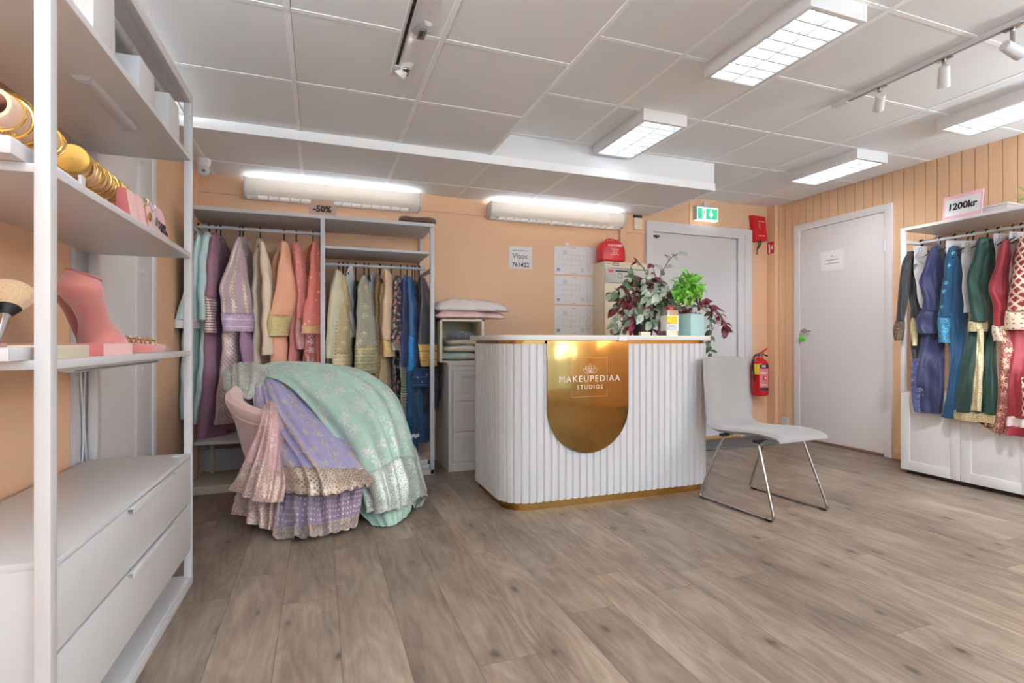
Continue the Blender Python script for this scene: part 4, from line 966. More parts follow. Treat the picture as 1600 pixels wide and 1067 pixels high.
back = [
 ('tunic', 'pale aqua embroidered tunic at the far left end of the back rack, white-edged sleeve', 'tunic', LB, 310, 366, [
   bd('aqua', [(308,313,368),(302,317,392),(292,317,440),(287,317,520),(283,317,600),(282,315,652)]),
   sl('aqua', [(309,312,369),(303,316,395),(296,317,430),(286,317,460),(274,315,500)]), sl('offwhite', [(273,315,499),(272,314,506),(271,313,513)], .03, name='sleeve>cuff')]),
 ('tunic', 'plain pale aqua tunic second from the left on the back rack', 'tunic', LB, 327, 364, [
   bd('aquaplain', [(325,329,366),(316,331,380),(313,329,420),(313,326,460),(317,325,520),(312,322,600),(300,316,660)]),
   sl('aquaplain', [(326,329,367),(317,330,380),(313,327,420),(313,325,460),(317,324,500)])]),
 ('dress', 'long plain mauve dress with beaded cuffs, its hem swept out at the bottom', 'dress', LB, 338, 366, [
   bd('mauve', [(336,340,368),(329,349,385),(327,353,430),(320,352,500),(318,352,580),(314,353,640),(306,357,691)], .045, 4, .014),
   sl('mauve', [(335,338,370),(327,340,395),(325,338,440),(323,336,465)]), sl('mauvebead', [(322,337,464),(322,335,490),(324,332,520)], .028, name='sleeve>cuff')]),
 ('dress', 'dark plum sequinned dress half hidden between the mauve and the lilac ones', 'dress', LB, 345, 370, [bd('plum', [(343,347,372),(346,356,395),(350,359,430),(350,360,520),(350,362,640)], b=(4.16, 4.34))]),
 ('kurta', 'lilac kurta with gold embroidered columns and a wide lace sleeve edge', 'kurta', LB, 375, 371, [
   bd('lattice', [(373,377,374),(365,388,400),(352,394,450),(348,399,520),(345,401,570),(338,395,620),(337,372,660)], .04, 4, .012),
   sl('lilac', [(372,377,372),(361,382,400),(351,387,427),(342,391,452),(345,394,470),(346,396,490)]), sl('lilaclace', [(345,397,489),(346,398,505),(349,397,518)], .03, name='sleeve>lace_edge'),
   sl('purple', [(376,386,512),(375,397,535),(379,401,575),(380,402,610)], .02, name='side_panel', s=(4.02, 4.1))]),
 ('dress', 'dusty grey pink dress hanging right behind the lilac kurta', 'dress', LB, 380, 371, [bd('dusty', [(379,383,373),(381,387,400),(384,391,440),(386,398,520),(386,400,600)], b=(4.16, 4.34))]),
 ('dress', 'pale cream self-patterned dress between the lilac and the peach ones', 'dress', LB, 407, 375, [
   bd('creamf', [(405,409,377),(400,417,402),(397,424,440),(396,426,470),(397,425,530),(396,426,600)], .035, 4, .012), sl('creamplain', [(408,411,379),(410,419,410),(412,426,450),(412,426,500),(412,425,555)])]),
 ('kurta', 'bright peach kurta with a scalloped gold lace sleeve edge', 'kurta', LB, 444, 377, [
   bd('peachemb', [(443,447,380),(430,456,402),(425,458,430),(425,460,470),(424,456,520),(424,450,600)]),
   sl('peach', [(443,447,379),(438,454,405),(433,461,435),(429,467,463),(420,457,493)]), sl('goldlace', [(419,458,492),(417,455,508),(420,450,525)], .03, name='sleeve>lace_edge'),
   sl('peach', [(428,446,512),(424,449,540),(423,450,600)], .02, name='skirt', s=(4.03, 4.1))]),
 ('dress', 'rose pink dress with lace cuffs between the peach and the coral ones', 'dress', LB, 463, 380, [
   bd('rosef', [(461,465,381),(457,473,402),(462,478,450),(455,478,510),(451,474,600)]), sl('rosef', [(462,466,382),(463,476,420),(466,479,465),(465,477,498)], s=(4.0, 4.08)), sl('roselace', [(464,478,497),(463,477,520),(467,474,546)], .028, name='sleeve>cuff', s=(4.0, 4.08))]),
 ('kurta', 'coral kurta with sequin dots beside the middle post of the rack', 'kurta', LB, 489, 379, [
   bd('coralemb', [(489,494,381),(476,499,402),(474,505,450),(474,507,500),(474,508,600)]),
   sl('coral', [(490,495,380),(486,501,410),(482,508,450),(474,510,490),(472,507,509)]), sl('coralhem', [(471,508,508),(471,507,514),(471,506,521)], .03, name='sleeve>hem_band'),
   sl('coral', [(490,507,516),(491,508,545),(491,509,600)], .02, name='skirt', s=(4.05, 4.1)), sl('coralpanel', [(477,494,516),(477,494,545),(477,494,600)], .02, name='front_panel', s=(4.0, 4.05))]),
 ('tunic', 'pale olive tunic with a row of buttons down its sleeve', 'tunic', RBY, 529, 420, [
   bd('olive', [(526,531,424),(520,535,445),(514,540,490),(512,536,540),(514,536,620)]), sl('olive', [(526,531,423),(519,535,448),(514,538,472),(512,533,500),(510,528,530),(509,525,560)], s=(3.96, 4.02))]),
 ('kurta', 'beige gold kurta with motifs and a scalloped lace sleeve edge', 'kurta', RBY, 536, 427, [
   bd('beigegold', [(534,537,430),(534,545,455),(528,549,520),(520,549,580),(522,548,640)]), sl('beigegold', [(535,538,430),(534,543,450),(531,549,490),(524,550,530),(519,550,551)], s=(4.0, 4.08)), sl('beigelace', [(518,551,550),(518,550,565),(521,546,578)], .03, name='sleeve>lace_edge', s=(4.0, 4.08))]),
 ('garment_cover', 'pale grey garment cover between the beige and the sage kurtas', 'garment cover', RBY, 543, 417, [bd('greycover', [(548,551,416),(542,553,430),(541,555,470),(547,556,500),(548,556,527)], .008, 2, .001, 'cover', (4.04, 4.14))]),
 ('dress', 'plain black dress showing a narrow strip left of the sage kurta', 'dress', RBY, 556, 440, [bd('blackcloth', [(556,560,440),(552,560,480),(549,558,540),(549,557,620)], b=(4.1, 4.24))]),
 ('kurta', 'sage green kurta with gold flowers and a broad embroidered cuff', 'kurta', RBY, 569, 429, [
   bd('sage', [(568,572,433),(560,580,460),(560,590,520),(560,588,580),(560,588,640)]), sl('sage', [(567,571,431),(560,578,455),(558,584,485),(557,589,520),(556,590,540)]), sl('sagelace', [(555,591,539),(554,590,562),(555,587,584)], .032, name='sleeve>cuff')]),
 ('garment_cover', 'pale grey garment cover right behind the sage kurta', 'garment cover', RBY, 576, 428, [bd('greycover', [(582,586,424),(577,587,445),(583,591,480),(587,592,534)], .008, 2, .001, 'cover', (4.1, 4.18))]),
 ('dress', 'brown gold sequinned dress left of the blush one', 'dress', RBY, 593, 430, [bd('brownseq', [(590,594,430),(588,600,460),(588,600,540),(585,597,610)], b=(4.05, 4.2))]),
 ('dress', 'long blush gown with gold lattice embroidery down its side', 'gown', RBY, 594, 428, [
   bd('blushpanel', [(600,606,422),(596,613,450),(592,615,510),(591,617,560),(592,619,610),(606,622,655)], .035), sl('blush', [(603,607,423),(602,613,450),(598,615,500),(600,615,531)]), sl('blushgold', [(599,616,530),(600,616,545),(602,614,557)], .03, name='sleeve>cuff')]),
 ('dress', 'black dress with pink and white flower embroidery and a beaded border', 'dress', RBY, 611, 432, [
   bd('floral', [(622,626,433),(618,630,455),(616,630,520),(616,630,570),(618,632,640),(622,633,682)]), sl('floral', [(619,624,432),(616,629,455),(614,629,500),(612,628,536)]), sl('beadborder', [(611,629,535),(612,628,541),(613,626,547)], .03, name='sleeve>cuff'),
   sl('beadborder', [(624,630,545),(626,635,580),(627,636,640),(627,636,684)], .012, name='border', s=(4.0, 4.05))]),
 ('tunic', 'navy tunic with a lace cuff right of the black flowered dress', 'tunic', RBY, 626, 432, [bd('navy', [(633,637,432),(630,641,455),(629,641,500),(627,640,550),(629,638,573)], .03, b=(3.98, 4.16))]),
 ('tunic', 'bright royal blue tunic with patterned lower sleeve', 'tunic', RBY, 636, 432, [
   sl('royal', [(637,641,432),(638,648,460),(639,655,490),(640,655,525)], s=(3.99, 4.08)), sl('royallace', [(639,656,524),(639,654,550),(637,651,579)], .028, name='sleeve>cuff', s=(3.99, 4.08))]),
 ('trousers', 'long dark blue trousers hanging low at the right end of the rack', 'trousers', RBY, 644, 450, [
   sl('tealnavy', [(644,652,560),(636,654,585),(636,653,630),(634,653,670),(636,652,708)], .03, 2, .008, 'trouser_leg', (4.02, 4.1)), sl('tealnavy', [(652,662,560),(652,668,590),(652,670,630),(653,674,680),(656,673,690)], .03, 2, .008, 'trouser_leg', (4.08, 4.16))]),
 ('kurta', 'deep blue kurta with a stitched band and white studs under the gold cuff', 'kurta', RBY, 648, 440, [
   bd('indigo', [(643,647,438),(645,652,470),(646,665,530),(645,676,575)], b=(4.04, 4.14)), sl('denim', [(645,677,574),(644,680,590),(644,681,604)], .03, name='hem_band', s=(4.0, 4.08))]),
 ('kurta', 'black kurta with a broad gold studded cuff at the right end of the rack', 'kurta', RBY, 655, 434, [
   bd('black', [(656,663,434),(654,668,455),(654,676,500),(660,685,560),(665,687,600),(662,684,640)], b=(4.06, 4.2)), sl('black', [(658,664,434),(657,670,455),(657,676,480),(654,680,515),(654,681,538)]), sl('goldcuff', [(653,682,536),(655,683,555),(659,682,572)], .03, name='sleeve>cuff')]),
]
for i, (nm, lb, cat, rail, hpx, hpy, parts) in enumerate(back):
    t = garment(onY, nm, lb, cat, HG_B, parts, i + 1)
    if hpx: hanger(onY, 4.17, rail, hpx, hpy, 0, 0, 'black clothes hanger carrying the ' + lb.split(' with ')[0].split(' at ')[0].split(' hanging')[0].split(' half')[0].split(' right')[0].split(' between')[0].split(' beside')[0].split(' second')[0].split(' showing')[0].split(' left of')[0].split(', ')[0], 'hangers on the back clothes rack')
# buttons on the olive sleeve, white studs on the deep blue band
tun = [o for o in bpy.data.objects if o.get('label', '').startswith('pale olive tunic')][0]
mb = MB()
for i in range(10):
    p = onY(525.5 - i * .15, 503 + i * 5.6, 3.955); mb.lathe([(.0005, -.004), (.006, -.002), (.006, .002), (.0005, .004)], p, 8, 'Y')
mb.build('buttons', C['goldtrim'], tun)
kk = [o for o in bpy.data.objects if o.get('label', '').startswith('deep blue kurta')][0]
mb = MB()
for (px, py) in ((652, 590), (667, 586), (679, 592), (660, 597)):
    p = onY(px, py, 3.985); mb.lathe([(.0005, -.006), (.007, -.002), (.007, .002), (.0005, .006)], p, 8, 'Y')
mb.build('studs', M['silver'], kk)
sp = [o for o in bpy.data.objects if o.get('label', '').startswith('long dark blue trousers')][0]
mb = MB()
for i in range(5):
    p = onY(640 + i * 3.2, 680 + (i % 2) * 2, 4.0); 
    for k in range(5): mb.lathe([(.0005, -.004), (.007, 0), (.0005, .004)], p + V((.008 * math.cos(k * 1.26), 0, .008 * math.sin(k * 1.26))), 7, 'Y')
mb.build('flower_beads', C['offwhite'], sp)

SX, BXX = (4.185, 4.26), (4.22, 4.40)
def bx_(mat, keys, th=.035, folds=4, amp=.012, name='body', b=BXX): return (name, mat, b[0], b[1], th, folds, amp, keys)
def sx(mat, keys, th=.03, folds=2, amp=.006, name='sleeve', s=SX): return (name, mat, s[0], s[1], th, folds, amp, keys)
CV = (4.25, 4.36)
right = [
 ('kurta', 'black kurta with sheer gold cuffs at the left end of the right rail', 'kurta', 1441, 397, [
   bx_('black', [(1424,1430,394),(1414,1431,402),(1421,1438,447),(1424,1440,485),(1426,1438,523),(1427,1436,560)], .02), sx('black', [(1420,1428,394),(1412,1424,405),(1407,1423,424),(1403,1420,460),(1400,1413,502)], s=(4.10, 4.14)), sx('sheer', [(1399,1414,501),(1395,1414,515),(1397,1411,532)], .028, name='sleeve>cuff', s=(4.10, 4.14)),
   sx('goldtrim', [(1424,1430,497),(1425,1431,515),(1426,1432,540)], .01, name='front_trim')]),
 ('garment_cover', 'white garment cover between the black and the indigo kurtas', 'garment cover', 1443, 384, [bx_('greycover', [(1428,1449,385),(1428,1448,420),(1432,1450,450),(1438,1452,482)], .008, 2, .001, 'cover', CV)]),
 ('kurta', 'indigo blue kurta with gathered cuffs and an embroidered white-edged hem', 'kurta', 1471, 385, [
   bx_('indigoblue', [(1462,1470,386),(1459,1476,400),(1458,1476,450),(1442,1476,520),(1434,1476,560),(1426,1475,605)]), bx_('indigohem', [(1425,1450,560),(1423,1452,605),(1428,1452,644)], .03, 3, .008, 'embroidered_panel', (4.19, 4.26)), bx_('indigoblue', [(1440,1476,560),(1437,1475,605),(1438,1471,645)], .03, 3, .01, 'skirt', (4.22, 4.34)),
   sx('indigoblue', [(1457,1467,386),(1451,1466,400),(1443,1464,420),(1436,1464,440),(1442,1466,462),(1441,1467,486)]), sx('indigoblue', [(1438,1467,485),(1433,1466,497),(1432,1464,509),(1436,1463,521)], .036, 2, .004, 'sleeve>cuff')]),
 ('garment_cover', 'white garment cover behind the teal kurta', 'garment cover', 1494, 377, [bx_('greycover', [(1478,1504,376),(1478,1504,390),(1484,1506,430),(1486,1506,500)], .008, 2, .001, 'cover', CV)]),
 ('kurta', 'teal blue kurta dotted with small light flowers', 'kurta', 1514, 388, [
   bx_('tealplain', [(1488,1499,386),(1490,1505,405),(1489,1507,450),(1487,1508,510),(1485,1507,560),(1480,1505,610),(1471,1503,653)]), sx('teal', [(1484,1493,387),(1479,1494,410),(1474,1493,440),(1470,1490,470),(1467,1489,496)]), sx('teallace', [(1466,1490,495),(1466,1488,518),(1469,1485,536)], .032, name='sleeve>cuff')]),
 ('garment_cover', 'long white garment cover between the teal and the green kurtas', 'garment cover', 1522, 377, [bx_('greycover', [(1502,1529,376),(1503,1529,410),(1504,1526,450),(1506,1524,489)], .008, 2, .001, 'cover', CV)]),
 ('kurta', 'long dark green kurta with gold lace hem and front border', 'kurta', 1544, 372, [
   bx_('green', [(1534,1546,373),(1530,1555,386),(1528,1556,440),(1517,1555,510),(1506,1557,545),(1497,1559,600),(1486,1561,645)], .045, 5, .016), bx_('goldtrim', [(1485,1562,643),(1484,1562,651),(1485,1562,658)], .05, 5, .016, 'hem_border'),
   sx('green', [(1532,1541,373),(1526,1538,395),(1516,1536,420),(1511,1534,442),(1515,1540,470),(1519,1542,503)]), sx('goldtrim', [(1513,1543,502),(1512,1544,510),(1513,1543,518)], .034, name='sleeve>cuff'), sx('goldtrim', [(1527,1537,514),(1525,1537,560),(1521,1535,600),(1517,1533,642)], .012, name='front_border', s=(4.165, 4.175))]),
 ('garment_cover', 'white garment cover between the green and the plain red kurtas', 'garment cover', 1562, 366, [bx_('greycover', [(1553,1577,365),(1554,1577,385),(1556,1574,412),(1560,1574,470)], .008, 2, .001, 'cover', CV)]),
 ('kurta', 'plain red kurta with an embroidered tasselled panel hanging below the sleeve', 'kurta', 1585, 366, [
   bx_('redf', [(1571,1577,377),(1570,1580,400),(1568,1582,450),(1566,1586,520)], .03), bx_('redpanel', [(1566,1588,515),(1562,1587,560),(1560,1584,610),(1556,1580,650),(1550,1572,676)], .022, 3, .008, 'embroidered_panel', (4.2, 4.28)),
   sx('redf', [(1569,1576,377),(1561,1575,405),(1551,1573,430),(1545,1574,452),(1553,1577,480),(1552,1577,509)]), sx('redborder', [(1550,1578,508),(1550,1577,520),(1555,1575,533)], .034, name='sleeve>cuff')]),
 ('garment_cover', 'white garment cover behind the lattice patterned red kurta', 'garment cover', 1598, 362, [bx_('greycover', [(1576,1602,362),(1577,1602,400),(1578,1602,457)], .008, 2, .001, 'cover', CV)]),
 ('kurta', 'red kurta with cream lattice embroidery at the right edge of the photo', 'kurta', 1606, 364, [
   bx_('redf', [(1600,1608,371),(1590,1616,400),(1580,1622,470),(1577,1620,530),(1575,1618,600),(1573,1616,652)], .045, 4, .014), bx_('pinkwhite', [(1573,1617,651),(1572,1616,659),(1572,1615,667)], .046, 4, .014, 'white_border'), bx_('redf', [(1572,1616,666),(1571,1614,674),(1570,1612,681)], .046, 4, .014, 'hem_band'),
   sx('redlattice', [(1597,1606,370),(1589,1610,400),(1580,1614,440),(1573,1616,486)], .035), sx('redborder', [(1571,1617,485),(1569,1616,502),(1570,1614,515)], .038, name='sleeve>border'), sx('redlattice', [(1596,1604,590),(1597,1606,620),(1597,1606,650)], .012, name='inset', s=(4.15,4.155))]),
]
for i, (nm, lb, cat, hpx, hpy, parts) in enumerate(right):
    t = garment(onX, nm, lb, cat, HG_R, parts, i + 31)
    if cat == 'garment cover':
        k = parts[0][-1]; xl = k[0][0]; yt = k[0][2]; 
        if i in (1, 5, 7, 9):
            pts = [onX(xl + dx, yt + dy, 4.262) for dx, dy in ((11, 9), (14, 7), (15, 4), (13, 2), (10, 3), (10, 8), (5, 14), (4, 18), (7, 19), (18, 15))]
            MB().tube([p - V((.014, 0, 0)) for p in pts], .0022, 6).build('hanger_outline', M['steelgrey'], t)
    hanger(onX, 4.33, RR, hpx - 6, hpy, 0, 0, 'black clothes hanger carrying the ' + lb.split(' with ')[0].split(' at ')[0].split(' dotted')[0].split(' behind')[0].replace('black kurta', 'black kurta with sheer cuffs'), 'hangers on the right rail')
rp = [o for o in bpy.data.objects if o.get('label', '').startswith('plain red kurta')][0]
for (px, py) in ((1523, 655), (1540, 661), (1553, 667), (1562, 676)):
    p = onX(px, py, 4.12); mb = MB(); mb.tube([p + V((0, 0, .02)), p + V((0, 0, .004)), p, p - V((0, 0, .018))], [.0015, .006, .007, .004], 8); mb.build('tassel', C['goldtrim'], rp)
tail = gloft(onX, 'embroidered_tail', C['redpanel'], rp, 4.155, 4.16, .008, 3, .004, [(1524, 1566, 640), (1522, 1566, 650), (1530, 1566, 662), (1550, 1566, 674)], 3, pn_low=False)
for o in list(bpy.data.objects):                       # covers share one look; each hanger label names what hangs on it
    pass
# ------------------------------------------------------------------ things on the walls
def quadplate(P, c, corners, th, out):
    """flat plate from corner pixels measured on a wall plane"""
    pts = [P(px, py, c) for px, py in corners]; n = V(out) * th
    return MB().rings([[p for p in pts], [p + n for p in pts]])
def dashes(mb, Mx, x0, x1, y, h, n, seed=0):
    r = random.Random(seed); x = x0; w = (x1 - x0) / n
    while x < x1 - w * .3:
        l = w * r.uniform(.45, .95)
        mb.add([Mx @ V((x, y - h/2, 0)), Mx @ V((x + l, y - h/2, 0)), Mx @ V((x + l, y + h/2, 0)), Mx @ V((x, y + h/2, 0)), Mx @ V((x, y - h/2, .0005)), Mx @ V((x + l, y - h/2, .0005)), Mx @ V((x + l, y + h/2, .0005)), Mx @ V((x, y + h/2, .0005))], [(0,3,2,1),(4,5,6,7),(0,1,5,4),(1,2,6,5),(2,3,7,6),(3,0,4,7)]); x += w
YW = YB + .0005
def frect(mb, Mx, x0, y0, x1, y1, d=.0005):
    mb.add([Mx @ V(p) for p in ((x0,y0,0),(x1,y0,0),(x1,y1,0),(x0,y1,0),(x0,y0,d),(x1,y0,d),(x1,y1,d),(x0,y1,d))], [(0,3,2,1),(4,5,6,7),(0,1,5,4),(1,2,6,5),(2,3,7,6),(3,0,4,7)])
o = thing('payment_notice', 'square white notice with a payment number on the peach back wall', 'notice', (1.70, YW, 1.645))
quadplate(onY, YW, ((795, 419.5), (831.5, 420.5), (831, 386.5), (795.5, 384.5)), .004, (0, -1, 0)).build('sheet', M['paper'], o)
text('Vipps', .066, paint('grey_ink', (96, 94, 100), .7), face_y(onY(812.5, 400.5, YW - .0045)), o); text('761422', .056, M['ink'], face_y(onY(813.5, 414, YW - .0045)), o, bold=.0005)
mb = MB(); dashes(mb, face_y(onY(813, 391.5, YW - .0043)), -.075, .075, 0, .007, 9, 2); mb.build('small_print', M['ink_soft'], o)
for i, (y0, y1) in enumerate(((384.2, 429.2), (430.6, 475.8), (477.0, 524.5))):
    o = thing('evacuation_plan', ('topmost', 'middle', 'lowest')[i] + ' of three white plan sheets stacked on the wall left of the fire panel', 'plan sheet', (2.24, YW, 1.06 + .27 * (2 - i)), 0, 'plan sheets left of the fire panel')
    e = i * .3
    quadplate(onY, YW, ((866, y1 - 1.2), (931.5, y1 + .8), (931, y0 + 2.6 - e), (866, y0 - e * .3)), .003, (0, -1, 0)).build('sheet', M['paper'], o)
    c = onY(898, (y0 + y1) / 2 + .5, YW - .0034); Mx = face_y(c); mb = MB(); r = random.Random(i + 5)
    for k in range(3): frect(mb, Mx, -.16, -.05 + .05 * k, .10, -.049 + .05 * k)
    for k in range(7): xx = -.16 + .043 * k; frect(mb, Mx, xx, -.05 if k % 2 else 0., xx + .0009, .05)
    for (x, y) in ((-.12, .075), (.06, -.085)):
        for k in range(5): frect(mb, Mx, x, y - .02 + k * .009, x + .035, y - .019 + k * .009)
        for k in range(4): frect(mb, Mx, x + .011 * k, y - .02, x + .0115 * k + .0008, y + .018)
    for k in range(5): frect(mb, Mx, .13, -.10 + k * .014, .17, -.0985 + k * .014)
    frect(mb, Mx, .127, -.105, .128, .11); dashes(mb, Mx, -.03, .02, .118, .004, 3, i); dashes(mb, Mx, -.03, .02, -.12, .004, 3, i + 1)
    mb.build('printed_plan', M['ink_soft'], o)
    mb = MB(); frect(mb, Mx, -.185, -.105, -.15, -.075); mb.build('legend_square', paint('pale_blue_ink', (176, 180, 206), .8), o) if i == 0 else mb.build('legend_square', bpy.data.materials['pale_blue_ink'], o)
    mb = MB(); frect(mb, Mx, -.171, -.094, -.163, -.086, .0008); frect(mb, Mx, .115, .108, .121, .114, .0008)
    if i == 2: frect(mb, Mx, -.045, -.065, -.038, -.058, .0008); frect(mb, Mx, .15, .02, .158, .026, .0008)
    mb.build('plan_marks', M['ink'], o)
    if i == 0: quadplate(onY, YW, ((883, 383), (889.5, 383.5), (889.5, 379), (883, 378.6)), .002, (0, -1, 0)).build('tape_tab', M['paper'], o)
# fire alarm panel with the red bag on top
FP = thing('fire_alarm_panel', 'cream metal fire alarm panel on the back wall, half behind the leafy plant', 'alarm panel', (2.69, 4.33, .98))
x0, x1, y0 = 2.442, 2.93, 4.215
box('cabinet', (x0, y0 + .02, .98), (x1, YB, 1.735), M['cream'], FP, .004); box('cabinet_door', (x0 + .002, y0, .985), (x1 - .002, y0 + .0195, 1.73), M['cream'], FP, .003)
box('window_recess', (x0 + .004, y0 - .002, 1.535), (x1 - .02, y0 + .001, 1.675), paint('smoked_glass', (112, 112, 118), .25), FP, 0)
box('status_board', (x0 + .034, y0 - .004, 1.543), (x1 - .04, y0 - .0015, 1.663), paint('status_board', (206, 200, 192), .5), FP, 0)
Mx = face_y((x0 + .034, y0 - .0042, 1.543)); mb = MB(); frect(mb, Mx, .004, .09, .055, .114); mb.build('red_label', paint('warning_red', (196, 84, 72), .6), FP)
mb = MB(); frect(mb, Mx, .075, .098, .21, .112)
for (a, b, c, d) in ((.10, .04, .146, .045), (.10, .078, .146, .083), (.10, .04, .105, .083), (.141, .04, .146, .083), (.064, .042, .067, .084)): frect(mb, Mx, a, b, c, d)
mb.build('display', M['ink'], FP)
mb = MB()
for k in range(4): dashes(mb, Mx, .006, .055, .078 - k * .016, .003, 5, k)
for k in range(3): dashes(mb, Mx, .006, .2, .026 - k * .008, .002, 16, k)
mb.build('small_print', M['ink_soft'], FP)
Mx = face_y((x0, y0 - .0006, 1.69)); mb = MB(); frect(mb, Mx, .085, .008, .145, .032, .001); mb.build('name_plate', M['ink'], FP); mb = MB(); frect(mb, Mx, .09, .013, .14, .027, .0016); mb.build('plate_face', M['paper'], FP)
mb = MB(); dashes(mb, Mx, .012, .07, .024, .006, 4, 1); mb.build('maker_mark', M['ink_soft'], FP)
mb = MB(); mb.lathe([(.011, 0), (.011, -.008), (.006, -.012), (.001, -.012)], (x0 + .045, y0, 1.375), 16, 'Y'); mb.box((x0 + .042, y0 - .028, 1.367), (x0 + .048, y0 - .01, 1.383)); mb.build('key', M['ink'], FP, .001)
BG_ = thing('first_aid_bag', 'red soft bag with white print lying on top of the fire alarm panel', 'bag', (2.55, 4.31, 1.735))
outl = [(-.118, 0), (.118, 0), (.128, .02), (.122, .11), (.112, .15), (.08, .185), (.045, .196), (-.05, .196), (-.088, .186), (-.114, .15), (-.124, .11), (-.128, .02)]
def bagring(s, y): return [V((2.555 + px * s, y, 1.738 + .1 + (pz - .1) * s)) for px, pz in outl]
mb = MB(); mb.rings([bagring(.86, 4.235), bagring(.96, 4.243), bagring(1., 4.265), bagring(1., 4.335), bagring(.94, 4.36)]); mb.build('bag_body', M['red'], BG_, .006, 2)
mb = MB(); mb.tube([(2.50, 4.30, 1.925), (2.505, 4.30, 1.945), (2.53, 4.30, 1.953), (2.585, 4.30, 1.952), (2.61, 4.30, 1.945), (2.618, 4.30, 1.925)], .006, 8); mb.build('bag_handle', M['red'], BG_)
mb = MB(); mb.box((2.625, 4.295, 1.92), (2.637, 4.305, 1.955)); mb.build('zip_tab', M['red'], BG_, .002)
Mx = face_y((2.565, 4.2345, 1.738)); mb = MB(); dashes(mb, Mx, -.075, .075, .148, .02, 9, 4); mb.build('white_heading', paint('white_print', (244, 226, 226), .6), BG_); mb = MB()
for k, w_ in enumerate((.04, .033, .022, .046)): dashes(mb, Mx, -w_, w_, .112 - k * .016, .007, 6, k)
mb.build('white_print', bpy.data.materials['white_print'], BG_)
o = thing('siren_box', 'small beige box high on the wall between the wall lamp and the exit door', 'sensor', (2.9, 4.39, 2.08))
box('housing', onY(991.5, 358, 4.40), onY(1002, 341.5, 4.418) , M['cream'], o, .004); box('wall_plate', onY(989.5, 340, 4.414), onY(1003, 337, 4.419), M['dark'], o, 0)
# exit sign
ES = thing('exit_sign', 'glowing green exit sign with a running figure and a down arrow', 'exit sign', (3.75, 4.33, 2.16))
c = onY(1105, 333.5, 4.33); Mx = face_y(c) @ Matrix.Rotation(R_(-0.), 4, 'Z'); w2, h2 = .137, .072
EX = glow('exit_green', (60, 176, 132), .9); EXW = glow('exit_white', (238, 250, 244), .95)
mb = MB()
def rb3(mb, x0, y0, x1, y1, z0, z1): mb.add([Mx @ V(p) for p in ((x0,y0,z0),(x1,y0,z0),(x1,y1,z0),(x0,y1,z0),(x0,y0,z1),(x1,y0,z1),(x1,y1,z1),(x0,y1,z1))], [(0,3,2,1),(4,5,6,7),(0,1,5,4),(1,2,6,5),(2,3,7,6),(3,0,4,7)])
rb3(mb, -w2, -h2, w2, h2, -.05, 0); mb.build('housing', EXW, ES, .003)
mb = MB(); rb3(mb, -w2, h2 - .014, w2, h2 + .004, -.05, .004); rb3(mb, -w2 - .003, -h2, -w2 + .012, h2, -.05, .004); rb3(mb, -.03, h2, .03, h2 + .04, -.04, -.01); mb.build('top_rail', M['white'], ES, .002)
mb = MB(); rb3(mb, -w2 + .02, -h2 + .012, w2 - .008, h2 - .022, 0, .002); mb.build('green_panel', EX, ES)
mb = MB(); rb3(mb, -.063, -h2 + .012, -.018, h2 - .024, .002, .003)
mb.prism([(.045, -.048), (.068, -.012), (.068, .006), (.054, -.012), (.054, .036), (.036, .036), (.036, -.012), (.022, .006), (.022, -.012)], lambda x, y, d: Mx @ V((x, y, d)), .002, .003); mb.build('white_symbols', EXW, ES)
mb = MB(); P_ = lambda x, y, d: Mx @ V((x, y, d))
mb.prism([(-.034 + .0065 * math.cos(q), .034 + .0065 * math.sin(q)) for q in [i * PI/5 for i in range(10)]], P_, .003, .0036)
mb.prism([(-.046, .024), (-.034, .026), (-.030, .008), (-.040, -.004), (-.047, -.002)], P_, .003, .0036)
mb.prism([(-.046, -.002), (-.038, -.003), (-.030, -.02), (-.030, -.05), (-.036, -.05), (-.037, -.022)], P_, .003, .0036)
mb.prism([(-.048, 0), (-.042, -.004), (-.052, -.028), (-.074, -.03), (-.074, -.024), (-.056, -.022)], P_, .003, .0036)
mb.prism([(-.034, .022), (-.03, .02), (-.022, .004), (-.027, .004)], P_, .003, .0036); mb.prism([(-.046, .024), (-.056, .012), (-.054, .002), (-.05, .002), (-.05, .01), (-.043, .016)], P_, .003, .0036)
mb.build('running_figure', EX, ES)
# fire blanket, sign, extinguisher
FB = thing('fire_blanket', 'red fire blanket pouch with a black pull strap, above the extinguisher sign', 'fire blanket', (4.45, 4.40, 2.0))
cs = [onY(1170, 336.5, 4.425), onY(1190.5, 340, 4.425), onY(1193.5, 378.5, 4.425), onY(1175, 378.5, 4.425)]
cc = sum(cs, V()) / 4
mb = MB(); mb.rings([cs, [p + V((0, -.012, 0)) for p in cs], [cc + (p - cc) * .95 + V((0, -.055, 0)) for p in cs]]); mb.build('pouch', M['red'], FB, .008)
Mx = face_y(cc + V((.008, -.056, 0))); mb = MB(); dashes(mb, Mx, -.05, .055, .072, .012, 6, 3)
for k, (a, b) in enumerate(((-.035, -.01), (-.035, -.015), (-.035, -.012), (-.03, -.0))): dashes(mb, Mx, a, b, .045 - k * .016, .006, 3, k)
dashes(mb, Mx, -.04, .06, -.078, .014, 5, 9); mb.build('white_print', paint('faded_print', (230, 170, 172), .6), FB)
p = onY(1186, 376, 4.37); MB().tube([p, p + V((-.01, 0, -.05)), p + V((-.028, 0, -.10)), p + V((-.014, -.004, -.085)), p + V((.022, -.004, -.03)), p + V((.02, 0, .005))], .006, 8).build('pull_strap', M['black'], FB); MB().tube([p + V((-.024, 0, -.09)), p + V((-.032, 0, -.15))], [.004, .006], 8).build('strap_end', M['black'], FB)
FS = thing('extinguisher_sign', 'red square sign with an extinguisher symbol on the boxed wall corner', 'sign', (4.574, 4.375, 1.76))
